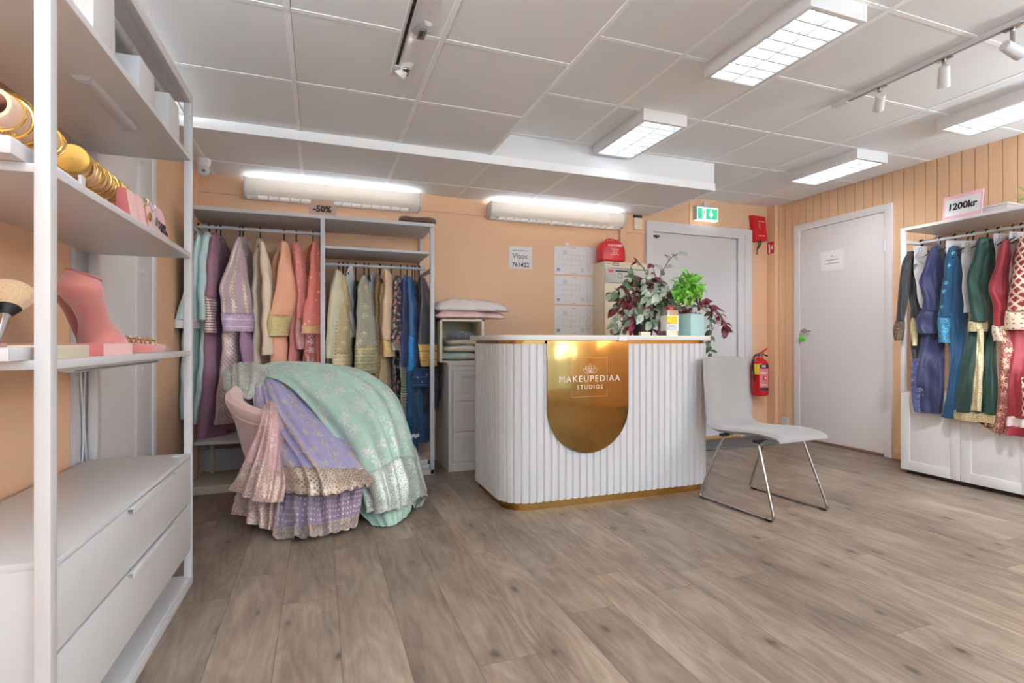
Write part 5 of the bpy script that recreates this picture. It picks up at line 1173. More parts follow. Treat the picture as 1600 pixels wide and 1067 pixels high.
cs = [onX(px, py, 4.574) for px, py in ((1194.5, 399.5), (1211, 396.5), (1211, 375), (1193.5, 379.5))]
cc = sum(cs, V()) / 4; hy, hz = .05, .072
Mx = face_nx((4.5735, 4.375, cc.z)); P_ = lambda x, y, d: Mx @ V((x, y, d))
mb = MB(); mb.prism([(-hy, -hz), (hy, -hz), (hy, hz), (-hy, hz)], P_, 0, .003); mb.build('plate', M['cream'], FS); mb = MB(); mb.prism([(-hy + .005, -hz + .007), (hy - .005, -hz + .007), (hy - .005, hz - .007), (-hy + .005, hz - .007)], P_, .003, .0036); mb.build('red_field', M['red'], FS)
mb = MB(); mb.prism([(-.026, -.055), (-.006, -.055), (-.006, .025), (-.012, .034), (-.012, .045), (-.032, .036), (-.026, .025)], P_, .0036, .0042)
mb.prism([(.008, -.02), (.032, -.02), (.032, .03), (.025, .018), (.02, .034), (.014, .012), (.008, .02)], P_, .0036, .0042); mb.build('symbol', M['paper'], FS)
FE = thing('fire_extinguisher', 'red fire extinguisher hanging on the wall behind the grey chair', 'fire extinguisher', (4.37, 4.31, .43))
ex, ey = 4.372, 4.325
RG = paint('extinguisher_red', (190, 14, 22), .22, var=.03)
MB().lathe([(.03, .425), (.07, .43), (.082, .45), (.083, .49), (.083, .74), (.078, .775), (.055, .805), (.028, .82), (.024, .845), (.001, .845)], (ex, ey, 0), 32).build('cylinder', RG, FE)
MB().lathe([(.02, .84), (.022, .85), (.022, .872), (.012, .878), (.001, .878)], (ex, ey, 0), 16).build('valve', M['chrome'], FE)
mb = MB(); mb.tube([(ex - .02, ey, .868), (ex + .02, ey - .01, .885), (ex + .075, ey - .02, .925)], [.010, .012, .008], 8); mb.build('lever', M['red'], FE); mb = MB(); mb.tube([(ex - .01, ey, .858), (ex + .04, ey - .01, .862), (ex + .085, ey - .02, .845)], [.008, .009, .007], 8); mb.build('carry_handle', M['black'], FE)
MB().tube([(ex - .018, ey, .855), (ex - .06, ey - .01, .862), (ex - .10, ey - .02, .84), (ex - .115, ey - .02, .80), (ex - .108, ey - .02, .70), (ex - .095, ey - .02, .58)], .009, 8).build('hose', M['black'], FE)
box('wall_bracket', (ex - .03, ey + .075, .66), (ex + .03, YB, .70), M['black'], FE, .002)
def wrap(name, a0, a1, z0, z1, mat, r=.0836):
    mb = MB(); n = 12; rr = [[V((ex + q * math.cos(a0 + (a1 - a0) * i / n), ey + q * math.sin(a0 + (a1 - a0) * i / n), z)) for (q, z) in ((r, z0), (r, z1), (r - .002, z1), (r - .002, z0))] for i in range(n + 1)]
    mb.rings(rr); return mb.build(name, mat, FE)
va = math.atan2(-ey, -ex)                               # direction of the room
wrap('yellow_label', va - 1.05, va - .05, .655, .765, paint('yellow_label', (232, 196, 40), .5)); wrap('brand_band', va, va + 1.3, .72, .762, M['ink']); wrap('instruction_label', va - .02, va + 1.25, .52, .716, paint('pink_label', (214, 120, 120), .5)); wrap('lower_band', va, va + 1.25, .49, .52, M['ink'])
wrap('label_block', va + .3, va + .8, .60, .64, M['red'], .0842); wrap('label_lines', va + .1, va + .9, .665, .675, M['paper'], .0842); wrap('label_lines', va + .1, va + .9, .545, .552, M['paper'], .0842); wrap('label_mark', va + .55, va + .75, .61, .63, M['paper'], .0846)
d = V((math.cos(va + .42), math.sin(va + .42), 0)); text('OS', .034, M['paper'], Matrix.Translation(V((ex, ey, .741)) + d * .0862) @ Matrix.Rotation(va + .42 + PI/2, 4, 'Z') @ RX90, FE, bold=.001)
o = thing('wall_socket', 'small white wall socket low on the wall left of the green-knobbed door', 'socket', (XR - .01, 4.29, .14)); 
box('plate', (XR - .035, 4.19, .115), (XR - .004, 4.265, .20), M['white'], o, .004); mb = MB()
for k in (-1, 1): mb.lathe([(.003, 0), (.003, -.001)], (XR - .035, 4.228 + k * .01, .165), 8, 'X')
mb.build('holes', M['ink'], o)
# security camera under the dropped ceiling
SC = thing('security_camera', 'white dome security camera under the dropped ceiling in the left corner', 'camera', (-.745, 4.08, 2.15))
scx = V((-.742, 4.08, 0)); MB().lathe([(.048, 2.239), (.048, 2.228), (.045, 2.205), (.034, 2.178), (.001, 2.178)], scx, 28).build('base', M['white'], SC)
ce = scx + V((.004, -.012, 2.158)); MB().lathe([(.001, .038)] + [(.040 * math.sin(a), .040 * math.cos(a)) for a in [i * PI / 12 for i in range(1, 12)]] + [(.001, -.038)], ce, 28).build('eyeball', M['white'], SC)
dv = (V((0.1, 0, 1)) - ce).normalized(); q = dv.to_track_quat('Z', 'Y').to_matrix().to_4x4()
mb = MB(); mb.M = Matrix.Translation(ce) @ q; mb.lathe([(.018, .034), (.018, .0405), (.014, .041), (.012, .038), (.001, .038)], n=20); mb.build('lens_ring', M['steelgrey'], SC); mb = MB(); mb.M = Matrix.Translation(ce) @ q; mb.lathe([(.009, .038), (.009, .0395), (.001, .041)], n=16); mb.build('lens', M['black'], SC)
# cards and things lying on the racks
PC = thing('price_card', 'brown card reading -50% standing on top of the back rack', 'price card', (.03, 3.935, 1.885))
box('card', onY(486.5, 336, 3.93), onY(522.5, 314, 3.934), paint('taupe_card', (190, 158, 142), .7), PC, 0); box('card_foot', onY(482.5, 337, 3.922), onY(525.5, 325.5, 3.9285), bpy.data.materials['taupe_card'], PC, 0)
text('-50%', .06, M['ink'], face_y(onY(503.5, 327, 3.9205)), PC, bold=.0022)
def heap(name, par, mat, c, hx, hy, h, seed, lumps=.12, n=22, sag=0.):
    """soft flattened lump with creases"""
    rs = []; r = random.Random(seed); ph = [r.uniform(0, 6) for _ in range(6)]
    for i in range(11):
        t = i / 10; z = h * t; s = (1 - (2 * t - 1) ** 4 * .55) * (1 if 0 < i < 10 else .72)
        rs.append([V((c[0] + hx * s * math.copysign(abs(math.cos(a)) ** .6, math.cos(a)) * (1 + lumps * math.sin(3 * a + ph[0] + z * 30)), c[1] + hy * s * math.copysign(abs(math.sin(a)) ** .6, math.sin(a)) * (1 + lumps * math.sin(4 * a + ph[1] - z * 40)), c[2] + z * (1 + lumps * math.sin(2 * a + ph[2]) + lumps * .6 * math.sin(5 * a + ph[3])) - sag * max(0, math.cos(a + ph[5])) ** 3 * t)) for a in (2 * PI * j / (2 * n) for j in range(2 * n))])
    return surf(name, list(reversed(rs)), mat, par, closed=True, cap_top=True, cap_bot=True)
o = heap('folded_cloth', None, cloth('brown_fur', (84, 58, 46), [('sequins', (130, 96, 80), .01, .5)]), (.70, 4.06, 1.886), .14, .12, .062, 4, .07); tag(o, 'dark brown folded cloth lying on the right end of the rack top', 'folded cloth')
SG = thing('price_sign', 'pink framed sign reading 1200kr leaning on top of the right clothes unit', 'price sign', (4.23, 2.38, 1.862))
Mx = Matrix.Translation((4.225, 2.375, 1.95)) @ Matrix.Rotation(-PI/2 - .10, 4, 'Z') @ Matrix.Rotation(PI/2 - .12, 4, 'X') @ Matrix.Rotation(R_(-0.5), 4, 'Z'); P_ = lambda x, y, d: Mx @ V((x, y, d))
PK = paint('pink_frame', (240, 186, 198), .6, var=.02)
MB().prism([(-.128, -.085), (.128, -.085), (.128, .087), (-.128, .087)], P_, 0, .006).build('pink_board', PK, SG); MB().prism([(-.113, -.062), (.115, -.062), (.115, .06), (-.113, .06)], P_, .006, .0068).build('white_sheet', M['paper'], SG)
text('1200kr', .066, M['ink'], Mx @ Matrix.Translation((0, 0, .0075)), SG, bold=.0022)
o = tag(box('storage_box', (4.34, 2.18, 1.863), (4.52, 2.36, 1.925), M['white'], None, .004), 'low white box on the right clothes unit behind the price sign', 'box'); b = box('box_lid', (4.335, 2.175, 1.925), (4.525, 2.365, 1.94), M['white'], None, .003); b.parent = o; b.matrix_parent_inverse = o.matrix_world.inverted(); b.location = b.location - o.location; b.matrix_parent_inverse = Matrix.Identity(4)
# plastic-wrapped garments in and on the cube shelf
def film(name, rgb, a):
    g = G(name); n = g.noise(g.co(), 24., 3.); g.set(color=g.mix(n, lin(rgb), lin(tuple(min(255, c + 14) for c in rgb))), rough=.22, trans=0., spec=.7); g.bump(g.noise(g.co(), 30., 4.), .6, .01); return g.m
def pouch(name, label, mat, px, zc, zh, ext, seed):
    t = thing(name, label, 'wrapped garment', (1.06, 4.15, zc), 0, 'wrapped garments on the cube shelf')
    pts = [(-.19, -.12), (-.06, -.17), (.10, -.19), (.24, -.15), (.40, -.06), (.30, .06), (.20, .12), (0, .15), (-.14, .12), (-.20, .02)]
    r = random.Random(seed); rs = []
    for k, (s, z) in enumerate(((.86, -.012), (1.0, -.004), (1.04, .0), (.97, zh * .28), (.86, zh * .62), (.66, zh * .9), (.34, zh))):
        ring = []
        for i in range(len(pts) * 4):
            q = crom([V((x, y, 0)) for x, y in pts + pts[:3]], i / (len(pts) * 4) * len(pts) / (len(pts) + 2)); 
            w_ = mnoise.noise(V((q.x * 11 + seed, q.y * 11, k * .7))) 
            ring.append(V((1.05 + q.x * s * ext, 4.15 + q.y * s, zc + z + w_ * (.022 if k > 1 else .006))))
        rs.append(ring)
    return t, surf('wrapping', list(reversed(rs)), mat, t, closed=True, cap_top=True, cap_bot=True)
pouch('wrapped_garment', 'pink garment in clear plastic on top of the cube shelf, under the white one', film('pink_film', (232, 196, 192), 1), 0, 1.194, .05, 1.0, 2)
pouch('wrapped_garment', 'white garment in clear plastic, topmost on the cube shelf', film('white_film', (226, 214, 210), 1), 0, 1.252, .085, 1.02, 5)
for i, (k, rgb, pc, z, h, lb) in enumerate((('sagefold', (160, 178, 164), SILV, .852, .062, 'grey green sequinned folded garment, lowest in the cube shelf'), ('creamfold', (196, 186, 168), SILV, .915, .055, 'cream sequinned folded garment in the middle of the cube shelf pile'), ('taupefold', (170, 158, 142), GOLDT, .968, .05, 'taupe sequinned folded garment near the top of the cube shelf pile'))):
    o = heap('folded_garment', None, cloth('fabric_' + k, rgb, [('sequins', pc, .009, .5)]), (1.05 + .006 * i, 4.14, z), .15 - .014 * i, .14, h, 11 + i, .06); tag(o, lb, 'folded garment', 'folded garments in the cube shelf')
o = heap('folded_garment', None, cloth('fabric_darkfold', (72, 72, 84), [('scroll', (150, 150, 160), .05, .3)]), (1.06, 4.10, 1.022), .10, .10, .05, 19, .16); tag(o, 'small dark grey bundle, topmost in the cube shelf', 'folded garment', 'folded garments in the cube shelf')
# white slippers on flat boxes at the foot of the rack
for i, (z, dx) in enumerate(((.042, 0.), (.078, -.01))):
    o = box('shoe_box', (.53 + dx, 3.935, z), (.775 + dx, 4.22, z + .034), M['whitetop'], None, .004); tag(o, ('lower', 'upper')[i] + ' flat off-white box at the foot of the back rack, under the slippers', 'box', 'flat boxes under the slippers')
    l = box('lid', (.527 + dx, 3.931, z + .018), (.778 + dx, 4.224, z + .0355), M['whitetop'], None, .002); l.parent = o; l.location = l.location - o.location
for i, (x, y, a) in enumerate(((.66, 4.07, .5), (.58, 4.03, .35))):
    t = thing('slipper', ('white strap slipper on the flat boxes, nearer the rack end post', 'white strap slipper on the flat boxes, farther from the end post')[i], 'slipper', (x, y, .114), a, 'white slippers')
    mb = MB(); ol = [(.036 * (1 - .25 * math.sin(q)) * math.cos(q), .105 * math.sin(q)) for q in [2 * PI * k / 24 for k in range(24)]]
    mb.prism(ol, lambda x_, y_, d: V((x_, y_, d)), 0, .014); mb.build('sole', M['paper'], t, .003, local=True)
    rs = []
    for k in range(13):
        q = PI * k / 12; rs.append([V((-.04 * math.cos(q), yy, .012 + hh * math.sin(q))) for yy, hh in ((-.055, .030), (-.02, .045), (-.02, .041), (-.055, .026))])
    MB().rings(rs).build('strap', M['paper'], t, local=True)

# ------------------------------------------------------------------ things on the counter
CZ = 1.0385
CN = thing('metal_can', 'metal can with a yellow label and red cap on the counter', 'can', (2.215, 2.97, CZ))
cp = V((2.217, 2.968, 0)); rr = .052
def sq(r_, z): return [cp + V((r_ * math.copysign(abs(math.cos(a)) ** .35, math.cos(a)), r_ * .8 * math.copysign(abs(math.sin(a)) ** .35, math.sin(a)), z)) for a in (2 * PI * k / 40 for k in range(40))]
MB().rings([sq(.050, CZ), sq(.053, CZ + .002), sq(.052, CZ + .006), sq(.052, CZ + .168), sq(.053, CZ + .172), sq(.050, CZ + .174)]).build('body', paint('tin', (196, 190, 184), .16, 1.), CN)
MB().lathe([(.022, CZ + .174), (.022, CZ + .19), (.018, CZ + .194), (.001, CZ + .194)], cp, 20).build('cap', M['red'], CN)
MB().rings([sq(.0524, CZ + .032), sq(.0524, CZ + .135)], cap=False).build('label', M['paper'], CN)
fr = 2.968 - .052 * .8 - .0006
Mx = face_y((2.217, fr, CZ)); mb = MB(); frect(mb, Mx, -.0505, .078, .028, .13); mb.build('yellow_field', paint('label_yellow', (236, 200, 20), .5), CN); mb = MB()
mb.tube([Mx @ V((.004 + .015 * math.cos(q), .108 + .015 * math.sin(q), .0008)) for q in [2 * PI * k / 20 for k in range(20)]], .0006, 5, False, True)
dashes(mb, Mx @ Matrix.Translation((0, 0, .0006)), -.048, -.028, .084, .004, 2, 1); mb.build('label_ring', M['ink'], CN); mb = MB()
for k in range(4): dashes(mb, Mx, -.045, .02, .068 - k * .008, .0025, 8, k)
for k in range(9): dashes(mb, Mx, .033, .047, .126 - k * .009, .002, 2, k)
mb.build('small_print', M['ink_soft'], CN)
o = tag(box('card_holder', onY(1002, 525.5, 2.92) , onY(1012.5, 520, 2.95), M['cream'], None, .002), 'small cream block on the counter edge in front of the plant', 'block'); 
o.location.z = CZ
def leaf(mb, b, d, up, L, Wd, fold=.25, curl=.3):
    d = d.normalized(); s = d.cross(up); s = s.normalized() if s.length > 1e-4 else V((1, 0, 0)); n = s.cross(d)
    prof = ((0., .04), (.18, .62), (.42, 1.), (.7, .74), (1., .02)); vs = []
    for t, w_ in prof:
        c = b + d * (L * t) - n * (curl * L * t * t); vs += [c - s * (Wd * w_ / 2) + n * (fold * Wd * w_ * .5), c, c + s * (Wd * w_ / 2) + n * (fold * Wd * w_ * .5)]
    fs = []
    for i in range(4):
        a = i * 3; fs += [(a, a + 1, a + 4, a + 3), (a + 1, a + 2, a + 5, a + 4)]
    mb.add(vs, fs)
def mk_leaf(name, a, b, rough=.35):
    g = G(name); p = g.co(); n = g.noise(p, 28., 3.); g.set(color=g.mix(g.rng(n, .3, .7, 0, 1), lin(a), lin(b)), rough=rough, spec=.5); return g.m
LG_, LD_, LM_, LB_ = mk_leaf('greygreen_leaf', (118, 140, 112), (196, 204, 184)), mk_leaf('dark_leaf', (40, 66, 40), (86, 112, 74)), mk_leaf('maroon_leaf', (70, 16, 28), (132, 44, 54)), mk_leaf('bright_leaf', (84, 164, 40), (150, 214, 84))
STEM = paint('plant_stem', (112, 84, 66), .7, var=.2)
PL = thing('potted_plant', 'large bushy plant with grey green and maroon leaves on the counter', 'potted plant', (2.12, 3.22, CZ))
MB().lathe([(.06, CZ), (.065, CZ + .004), (.082, CZ + .13), (.082, CZ + .15), (.074, CZ + .15), (.072, CZ + .135), (.001, CZ + .135)], (2.175, 3.22, 0), 26).build('pot', paint('dark_pot', (52, 46, 44), .6), PL)
r = random.Random(21); mg, md_, mm, msr = MB(), MB(), MB(), MB()
def branch(pts, nl, kinds, L=.062, spread=.9):
    pts = [V(p) for p in pts]; n = 14; path = [crom(pts, i / n) for i in range(n + 1)]
    msr.tube(path, [.0042 - .0026 * i / n for i in range(n + 1)], 6)
    for i in range(nl):
        t = .12 + .88 * i / max(1, nl - 1); p = crom(pts, t); q = crom(pts, min(1, t + .04)); tg = (q - p); tg = tg.normalized() if tg.length > 1e-5 else V((0, 0, -1))
        sd = tg.cross(V((0, 0, 1))); sd = sd.normalized() if sd.length > .05 else V((1, 0, 0)); sd = Matrix.Rotation(r.uniform(-1.2, 1.2), 3, tg) @ sd * (1 if i % 2 else -1)
        dr = (tg * r.uniform(.3, .8) + sd * spread + V((0, -.25, -.35)) * r.uniform(.2, 1.)).normalized()
        k = r.choice(kinds); l = L * r.uniform(.75, 1.2); leaf({'g': mg, 'd': md_, 'm': mm}[k], p, dr, V((r.uniform(-.4, .4), -.75, .65)), l, l * r.uniform(.52, .68), .22, r.uniform(.1, .5))
ctr = V((2.175, 3.22, CZ + .14))
for i in range(78):
    a = r.uniform(0, 2 * PI); R = r.uniform(.07, .24); top = r.uniform(.10, .28)
    tip = ctr + V((R * math.cos(a) * 1.12 + .02, R * math.sin(a) * .9, 0)); mid = ctr.lerp(tip, .5) + V((0, 0, top)); drop = r.uniform(-.16, .18) if R > .13 else r.uniform(.06, .30)
    tip.z = max(CZ + .03, ctr.z + drop)
    branch([ctr + V((r.uniform(-.03, .03), r.uniform(-.03, .03), -.01)), ctr.lerp(mid, .6) + V((0, 0, .04)), mid, mid.lerp(tip, .6) + V((0, 0, .02)), tip], 13, 'ggggdgmg' if i % 4 else 'mmgd', .072)
for i in range(26):                                    # fuller side towards the can and the mint pot
    tip = V((2.175 + r.uniform(.0, .19), 3.22 - r.uniform(-.02, .12), CZ + r.uniform(.04, .34))); mid = ctr.lerp(tip, .5) + V((0, 0, r.uniform(.08, .2)))
    branch([ctr, ctr.lerp(mid, .6) + V((0, 0, .03)), mid, tip], 12, 'gggdgm', .07)
Y3 = 3.24
branch([ctr, onY(1028, 440, Y3), onY(1040, 415, Y3), onY(1052, 400, Y3), onY(1066, 393, Y3)], 14, 'gggd', .07)
branch([ctr, onY(1022, 450, Y3), onY(1012, 430, Y3), onY(1000, 412, Y3), onY(990, 402, Y3)], 10, 'mmd', .06)
branch([ctr, onY(1030, 450, Y3), onY(1024, 430, Y3), onY(1018, 412, Y3)], 7, 'mmm', .06)
for k in range(3): branch([ctr, onY(1072, 470 + 4 * k, Y3), onY(1098, 474 - 3 * k, Y3), onY(1117, 482 + 6 * k, Y3), onY(1128 + 4 * k, 496 + 6 * k, Y3), onY(1136 + k, 512 + 4 * k, Y3)], 17, 'mmmmm', .066)
for k in range(2): branch([ctr, onY(1080, 478, Y3), onY(1106, 484 + 6 * k, Y3), onY(1112 - 3 * k, 512, Y3), onY(1110 - 4 * k, 535, Y3), onY(1108 + 4 * k, 552, Y3)], 13, 'ddd', .055)
for k in range(6): branch([ctr, onY(1050 + 5 * k, 474 + 3 * k, Y3 + .02), onY(1060 + 6 * k, 492, Y3 + .02)], 7, 'mgmd', .05)
o1 = mg.build('green_leaves', LG_, PL, norm=False); md_.build('dark_leaves', LD_, PL, norm=False); mm.build('maroon_leaves', LM_, PL, norm=False); msr.build('stems', STEM, PL)
PT = thing('potted_bush', 'small bright green bush in a square mint pot at the counter end', 'potted plant', (2.425, 3.05, CZ))
A_, B__, C__, D_ = V((2.372, 2.945, 0)), V((2.528, 2.995, 0)), V((2.478, 3.15, 0)), V((2.322, 3.10, 0)); cen = (A_ + B__ + C__ + D_) / 4
def pr(s, z): return [cen + (p - cen) * s + V((0, 0, z)) for p in (A_, B__, C__, D_)]
MB().rings([pr(.98, CZ), pr(1., CZ + .004), pr(1., CZ + .152), pr(.93, CZ + .152), pr(.93, CZ + .13)]).build('pot', paint('mint_pot', (176, 208, 202), .45, var=.02), PT, .004)
MB().rings([pr(.92, CZ + .125), pr(.92, CZ + .138)]).build('soil', paint('soil', (62, 48, 38), .95, var=.3, scale=60.), PT)
tc = V((cen.x + .01, cen.y - .03, 0)); bc_ = onY(1075.5, 449, tc.y)
MB().tube([V((tc.x, tc.y, CZ + .12)), V((tc.x + .004, tc.y, CZ + .2)), bc_ + V((0, 0, -.03)), bc_ + V((0, 0, .05))], [.006, .005, .004, .002], 8).build('trunk', STEM, PT)
mb = MB(); r = random.Random(5)
for i in range(330):
    u = r.uniform(-1, 1); a = r.uniform(0, 2 * PI); s = (1 - u * u) ** .5; d = V((s * math.cos(a), s * math.sin(a), u)); R = .098 * r.uniform(.3, .95)
    p = bc_ + V((d.x * R * 1.12, d.y * R, d.z * R)); l = r.uniform(.038, .056); leaf(mb, p, (d * .8 + V((0, -.1, .0)) + V((r.uniform(-.8, .8), r.uniform(-.8, .8), r.uniform(-.9, .5)))), V((0, -.6, .8)), l, l * .56, .2, r.uniform(.1, .7))
mb.build('leaves', LB_, PT, norm=False)
AP = thing('artificial_plant', 'tip of a small light green plant on the right clothes unit at the photo edge', 'plant', (4.35, 2.06, 1.864)); mb = MB(); r = random.Random(8)
bp_ = V((4.35, 2.04, 1.93)); MB().lathe([(.03, 1.864), (.04, 1.93), (.036, 1.93), (.001, 1.92)], (bp_.x, bp_.y, 0), 18).build('pot', M['white'], AP)
for i in range(40):
    a = r.uniform(0, 2 * PI); e = r.uniform(.2, 1.3); d = V((math.cos(a) * math.cos(e), math.sin(a) * math.cos(e), math.sin(e))); leaf(mb, bp_ + d * r.uniform(.01, .1), d + V((0, 0, -.2)), V((0, 0, 1)), .055, .02)
mb.build('leaves', mk_leaf('yellowgreen_leaf', (150, 180, 70), (196, 214, 110)), AP, norm=False)

# ------------------------------------------------------------------ armchair under the pile of gowns
AC = thing('armchair', 'pale pink velvet tub armchair buried under a pile of gowns', 'armchair', (-.06, 3.38, 0))
acx, acy = -.06, 3.38
def arm_top(a):                                        # rim height around the tub (a: 90 deg = back)
    c = math.cos(a - R_(130)); return .645 + .09 * c
def tub(off_r, zf, n=44, a0=R_(-38), a1=R_(240)): return [(a0 + (a1 - a0) * i / n) for i in range(n + 1)]
angs = tub(0, 0); rs = []
for a in angs:
    zt = arm_top(a); ring = []
    def pt(s, z): return V((acx + .44 * s * math.cos(a), acy + .40 * s * math.sin(a), z))
    for s, z in ((.62, .13), (.70, .24), (.80, .38), (.90, zt - .13), (.965, zt - .06), (1.0, zt - .03), (1.0, zt), (.95, zt + .02), (.86, zt + .012), (.80, zt - .03), (.76, zt - .1), (.70, .36), (.56, .13)): ring.append(pt(s, z))
    rs.append(ring)
MB().rings(rs).build('tub_back', M['pinkvelvet'], AC)
MB().tube([V((acx + .44 * .962 * math.cos(a), acy + .40 * .962 * math.sin(a), arm_top(a) - .055 + .012 * math.sin(a * 6))) for a in angs], .007, 8).build('piping', M['pinkvelvet'], AC)
MB().rings([[V((acx + .31 * s * math.cos(a), acy - .03 + .30 * s * math.sin(a), z)) for a in (2 * PI * k / 32 for k in range(32))] for s, z in ((.8, .15), (.95, .18), (1., .36), (1., .40), (.9, .43), (.4, .44))]).build('seat_cushion', M['pinkvelvet'], AC)
for (x, y) in ((-.2, -.17), (.2, -.17), (-.18, .18), (.18, .18)): MB().cyl((acx + x * .9, acy + y, .15), (acx + x, acy + y * 1.1, 0), .02, .012, 12).build('leg', M['wood_orange'], AC)
# gowns thrown over it
def drape(name, mat, par, ctrl, folds, amp, nu=46, nv=64, ph=0., fall=.6, r0=0., r1=1., scallop=0., fine=1., grow=0.):
    rows = [[at(*p) for p in row] for row in ctrl]; grid = []
    def S(u, v): return crom([crom(r_, v) for r_ in rows], u)
    for i in range(nu + 1):
        u = r0 + (r1 - r0) * i / nu; row = []
        for j in range(nv + 1):
            v = j / nv; p = S(u, v); e = 1e-2
            du = S(min(1, u + e), v) - S(max(0, u - e), v); dv = S(u, min(1, v + e)) - S(u, max(0, v - e)); n = dv.cross(du)
            n = n.normalized() if n.length > 1e-9 else V((0, -1, 0))
            if n.y > 0: n = -n
            am = amp * (.12 + u ** fall); vv = v + .055 * math.sin(v * 7 + ph * 2) + .03 * math.sin(v * 15 + ph); q = vv * folds * PI + ph + .5 * math.sin(u * 4 + ph)
            f = abs(math.sin(q)) ** .8 - .5 + .45 * math.sin(q * 2.3 + ph + u * 3) + fine * .35 * mnoise.noise(V((v * 9 + ph * 3, u * 7, ph)))
            p = p + n * (am * f + grow)
            if scallop and i > nu * .6: p = p + V((0, 0, scallop * abs(math.sin(v * PI * 9)) * ((i / nu - .6) / .4)))
            p.z = max(p.z, .008); row.append(p)
        grid.append(row)
    return surf(name, grid, mat, par, thick=.004)
MINT = cloth('fabric_mint', (172, 200, 184), [('flowers', (226, 222, 214), .14, .64, .8), ('flowers', (222, 206, 192), .07, .36, .95), ('sequins', (240, 236, 230), .010, .43)], rough=.7)
MINTD = cloth('fabric_mintdense', (146, 168, 150), [('flowers', (214, 208, 196), .07, .95, .6), ('scroll', (206, 200, 186), .04, .36), ('sequins', (244, 240, 232), .008, .56)], rough=.7)
MINTS = cloth('fabric_mintsatin', (168, 198, 182), [('scroll', (188, 206, 192), .06, .3)], rough=.45)
MG = thing('gown', 'mint green gown with silver embroidery sprawled over the armchair', 'gown', (.25, 3.1, 0), 0, 'gowns piled on the armchair')
mint = [
 [(396,584,3.20),(408,572,3.27),(425,566,3.36),(442,568,3.5),(452,580,3.62)],
 [(440,596,3.14),(464,578,3.2),(492,569,3.3),(516,571,3.48),(526,584,3.65)],
 [(478,630,3.07),(508,600,3.1),(542,583,3.23),(574,585,3.43),(584,604,3.62)],
 [(510,668,3.01),(546,634,3.02),(582,609,3.18),(612,614,3.40),(620,640,3.6)],
 [(538,706,2.97),(576,677,2.94),(607,651,3.1),(632,658,3.34),(638,690,3.55)],
 [(556,740,2.93),(592,724,2.88),(622,706,3.04),(645,710,3.28),(650,738,3.5)],
 [(568,772,2.91),(604,768,2.84),(634,756,3.0),(656,756,3.26),(659,772,3.44)],
 [(574,796,2.89),(608,797,2.83),(634,787,2.98),(661,773,3.24),(664,779,3.38)]]
drape('skirt', MINT, MG, mint, 7, .026, ph=.3, r1=.74); drape('embroidered_border', MINTD, MG, mint, 7, .026, ph=.3, r0=.735, scallop=-.014, nu=22)
drape('underskirt', MINTS, MG, [[(566,752,2.99),(604,752,2.93),(640,748,3.05)], [(564,775,2.98),(606,785,2.91),(642,775,3.03)], [(563,800,2.93),(606,806,2.87),(643,790,3.0)], [(578,818,2.85),(610,823,2.84),(641,801,3.0)]], 5, .014, ph=1.1)
drape('sleeve_end', MINTD, MG, [[(356,590,3.38),(372,574,3.42),(398,568,3.40),(424,572,3.3)], [(350,580,3.28),(370,569,3.28),(396,570,3.24),(418,580,3.18)], [(350,598,3.18),(370,600,3.12),(392,604,3.09),(412,598,3.10)], [(355,614,3.16),(372,618,3.07),(386,624,3.04),(398,622,3.06)]], 4, .012, nu=26, nv=36, ph=2.)
drape('hem_tail', MINTD, MG, [[(628,690,3.42),(640,688,3.46),(650,700,3.5)], [(640,735,3.36),(650,735,3.4),(660,745,3.45)], [(648,775,3.24),(656,778,3.3),(666,770,3.38)], [(640,788,3.13),(652,792,3.13),(659,784,3.2)]], 3, .014, nu=24, nv=24, ph=.9)
LIL = cloth('fabric_lilacgown', (160, 150, 182), [('flowers', (206, 186, 160), .13, .38, .5), ('columns', (204, 184, 168), .17, .26), ('sequins', (220, 206, 190), .010, .34)], rough=.7)
LILL = cloth('fabric_lilacborder', (112, 92, 98), [('lattice', (188, 162, 138), .024, .46), ('flowers', (206, 186, 160), .085, .85, .1)])
LILU = cloth('fabric_lilacdots', (136, 112, 136), [('drops', (226, 208, 190), .03, .42, .15)], rough=.6); LILUB = cloth('fabric_lilacedge', (120, 102, 114), [('flowers', (196, 172, 130), .07, .95, .4), ('scroll', (200, 178, 150), .04, .3)])
LG2 = thing('gown', 'lilac gown with a gold lattice border hanging off the front of the armchair', 'gown', (.0, 2.85, 0), 0, 'gowns piled on the armchair')
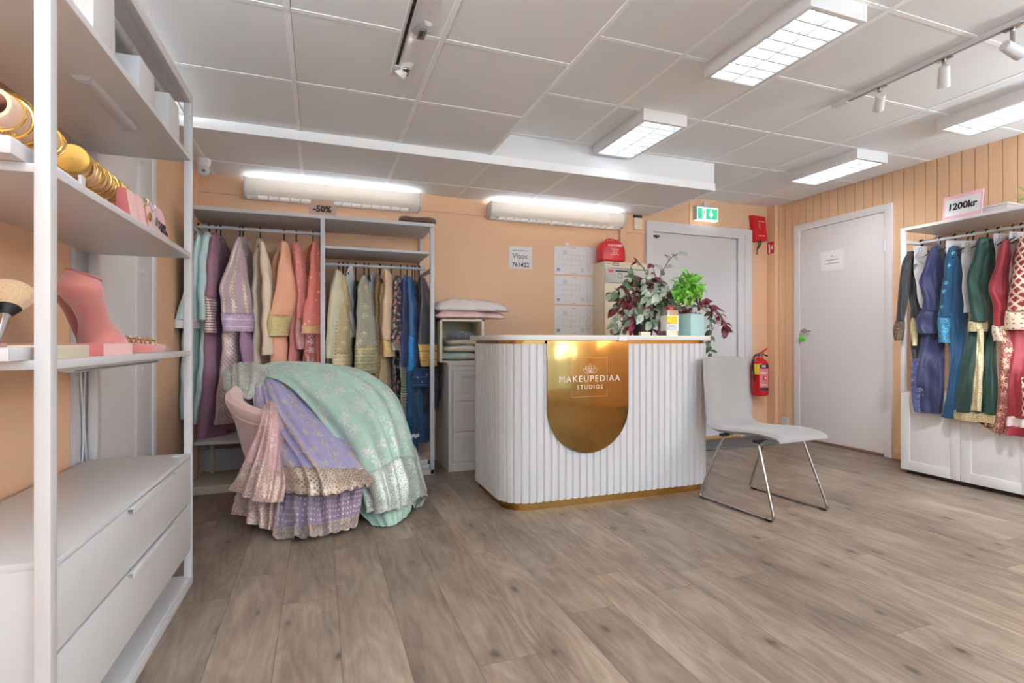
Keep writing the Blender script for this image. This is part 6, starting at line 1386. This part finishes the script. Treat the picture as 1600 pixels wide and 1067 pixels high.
lil = [
 [(398,592,3.13),(412,584,3.2),(436,584,3.3)], [(396,612,3.07),(422,604,3.09),(466,604,3.2)], [(398,640,3.01),(434,636,2.97),(500,642,3.12)],
 [(408,672,2.95),(457,672,2.85),(530,675,3.03)], [(424,704,2.87),(480,706,2.75),(556,712,2.93)], [(433,735,2.81),(502,738,2.69),(570,738,2.86)], [(437,763,2.79),(510,771,2.65),(584,752,2.81)]]
drape('skirt', LIL, LG2, lil, 7, .022, ph=.8, r1=.80); drape('lattice_border', LILL, LG2, lil, 7, .022, ph=.8, r0=.796, scallop=-.014, nu=20)
lu = [[(438,742,2.86),(500,742,2.78),(566,742,2.88)], [(436,775,2.79),(492,780,2.73),(566,768,2.84)], [(433,810,2.72),(490,812,2.68),(563,795,2.81)], [(430,841,2.64),(490,837,2.645),(558,821,2.78)]]
drape('underskirt', LILU, LG2, lu, 5, .036, ph=.9, r1=.76, fall=.5); drape('underskirt_border', LILUB, LG2, lu, 5, .036, ph=.9, r0=.755, nu=16, fall=.5, scallop=-.012)
PKF = cloth('fabric_pinkgown', (198, 152, 150), [('scroll', (216, 190, 180), .075, .2), ('sequins', (226, 204, 196), .010, .46)], rough=.7); PKB = cloth('fabric_pinkborder', (176, 132, 126), [('scroll', (214, 188, 166), .05, .42), ('sequins', (228, 206, 190), .008, .5)])
PG = thing('gown', 'dusty pink gown with silver scrollwork at the left side of the armchair', 'gown', (-.3, 2.95, 0), 0, 'gowns piled on the armchair')
pk = [[(414,632,2.92),(424,626,2.98),(440,632,3.04)], [(409,648,2.71),(424,650,2.78),(446,672,2.9)], [(392,700,2.69),(418,708,2.70),(446,722,2.80)], [(375,742,2.68),(408,754,2.64),(446,760,2.74)], [(363,765,2.68),(402,784,2.62),(443,784,2.70)]]
drape('skirt', PKF, PG, pk, 4, .024, ph=1.7, r1=.62); drape('scrollwork_border', PKB, PG, pk, 4, .024, ph=1.7, r0=.615, nu=22)
pu = [[(376,752,2.78),(406,756,2.76),(440,760,2.8)], [(370,778,2.80),(402,792,2.74),(438,796,2.74)], [(366,800,2.82),(400,821,2.72),(436,831,2.68)]]
drape('underskirt', PKB, PG, pu, 4, .026, ph=.6, fall=.3)
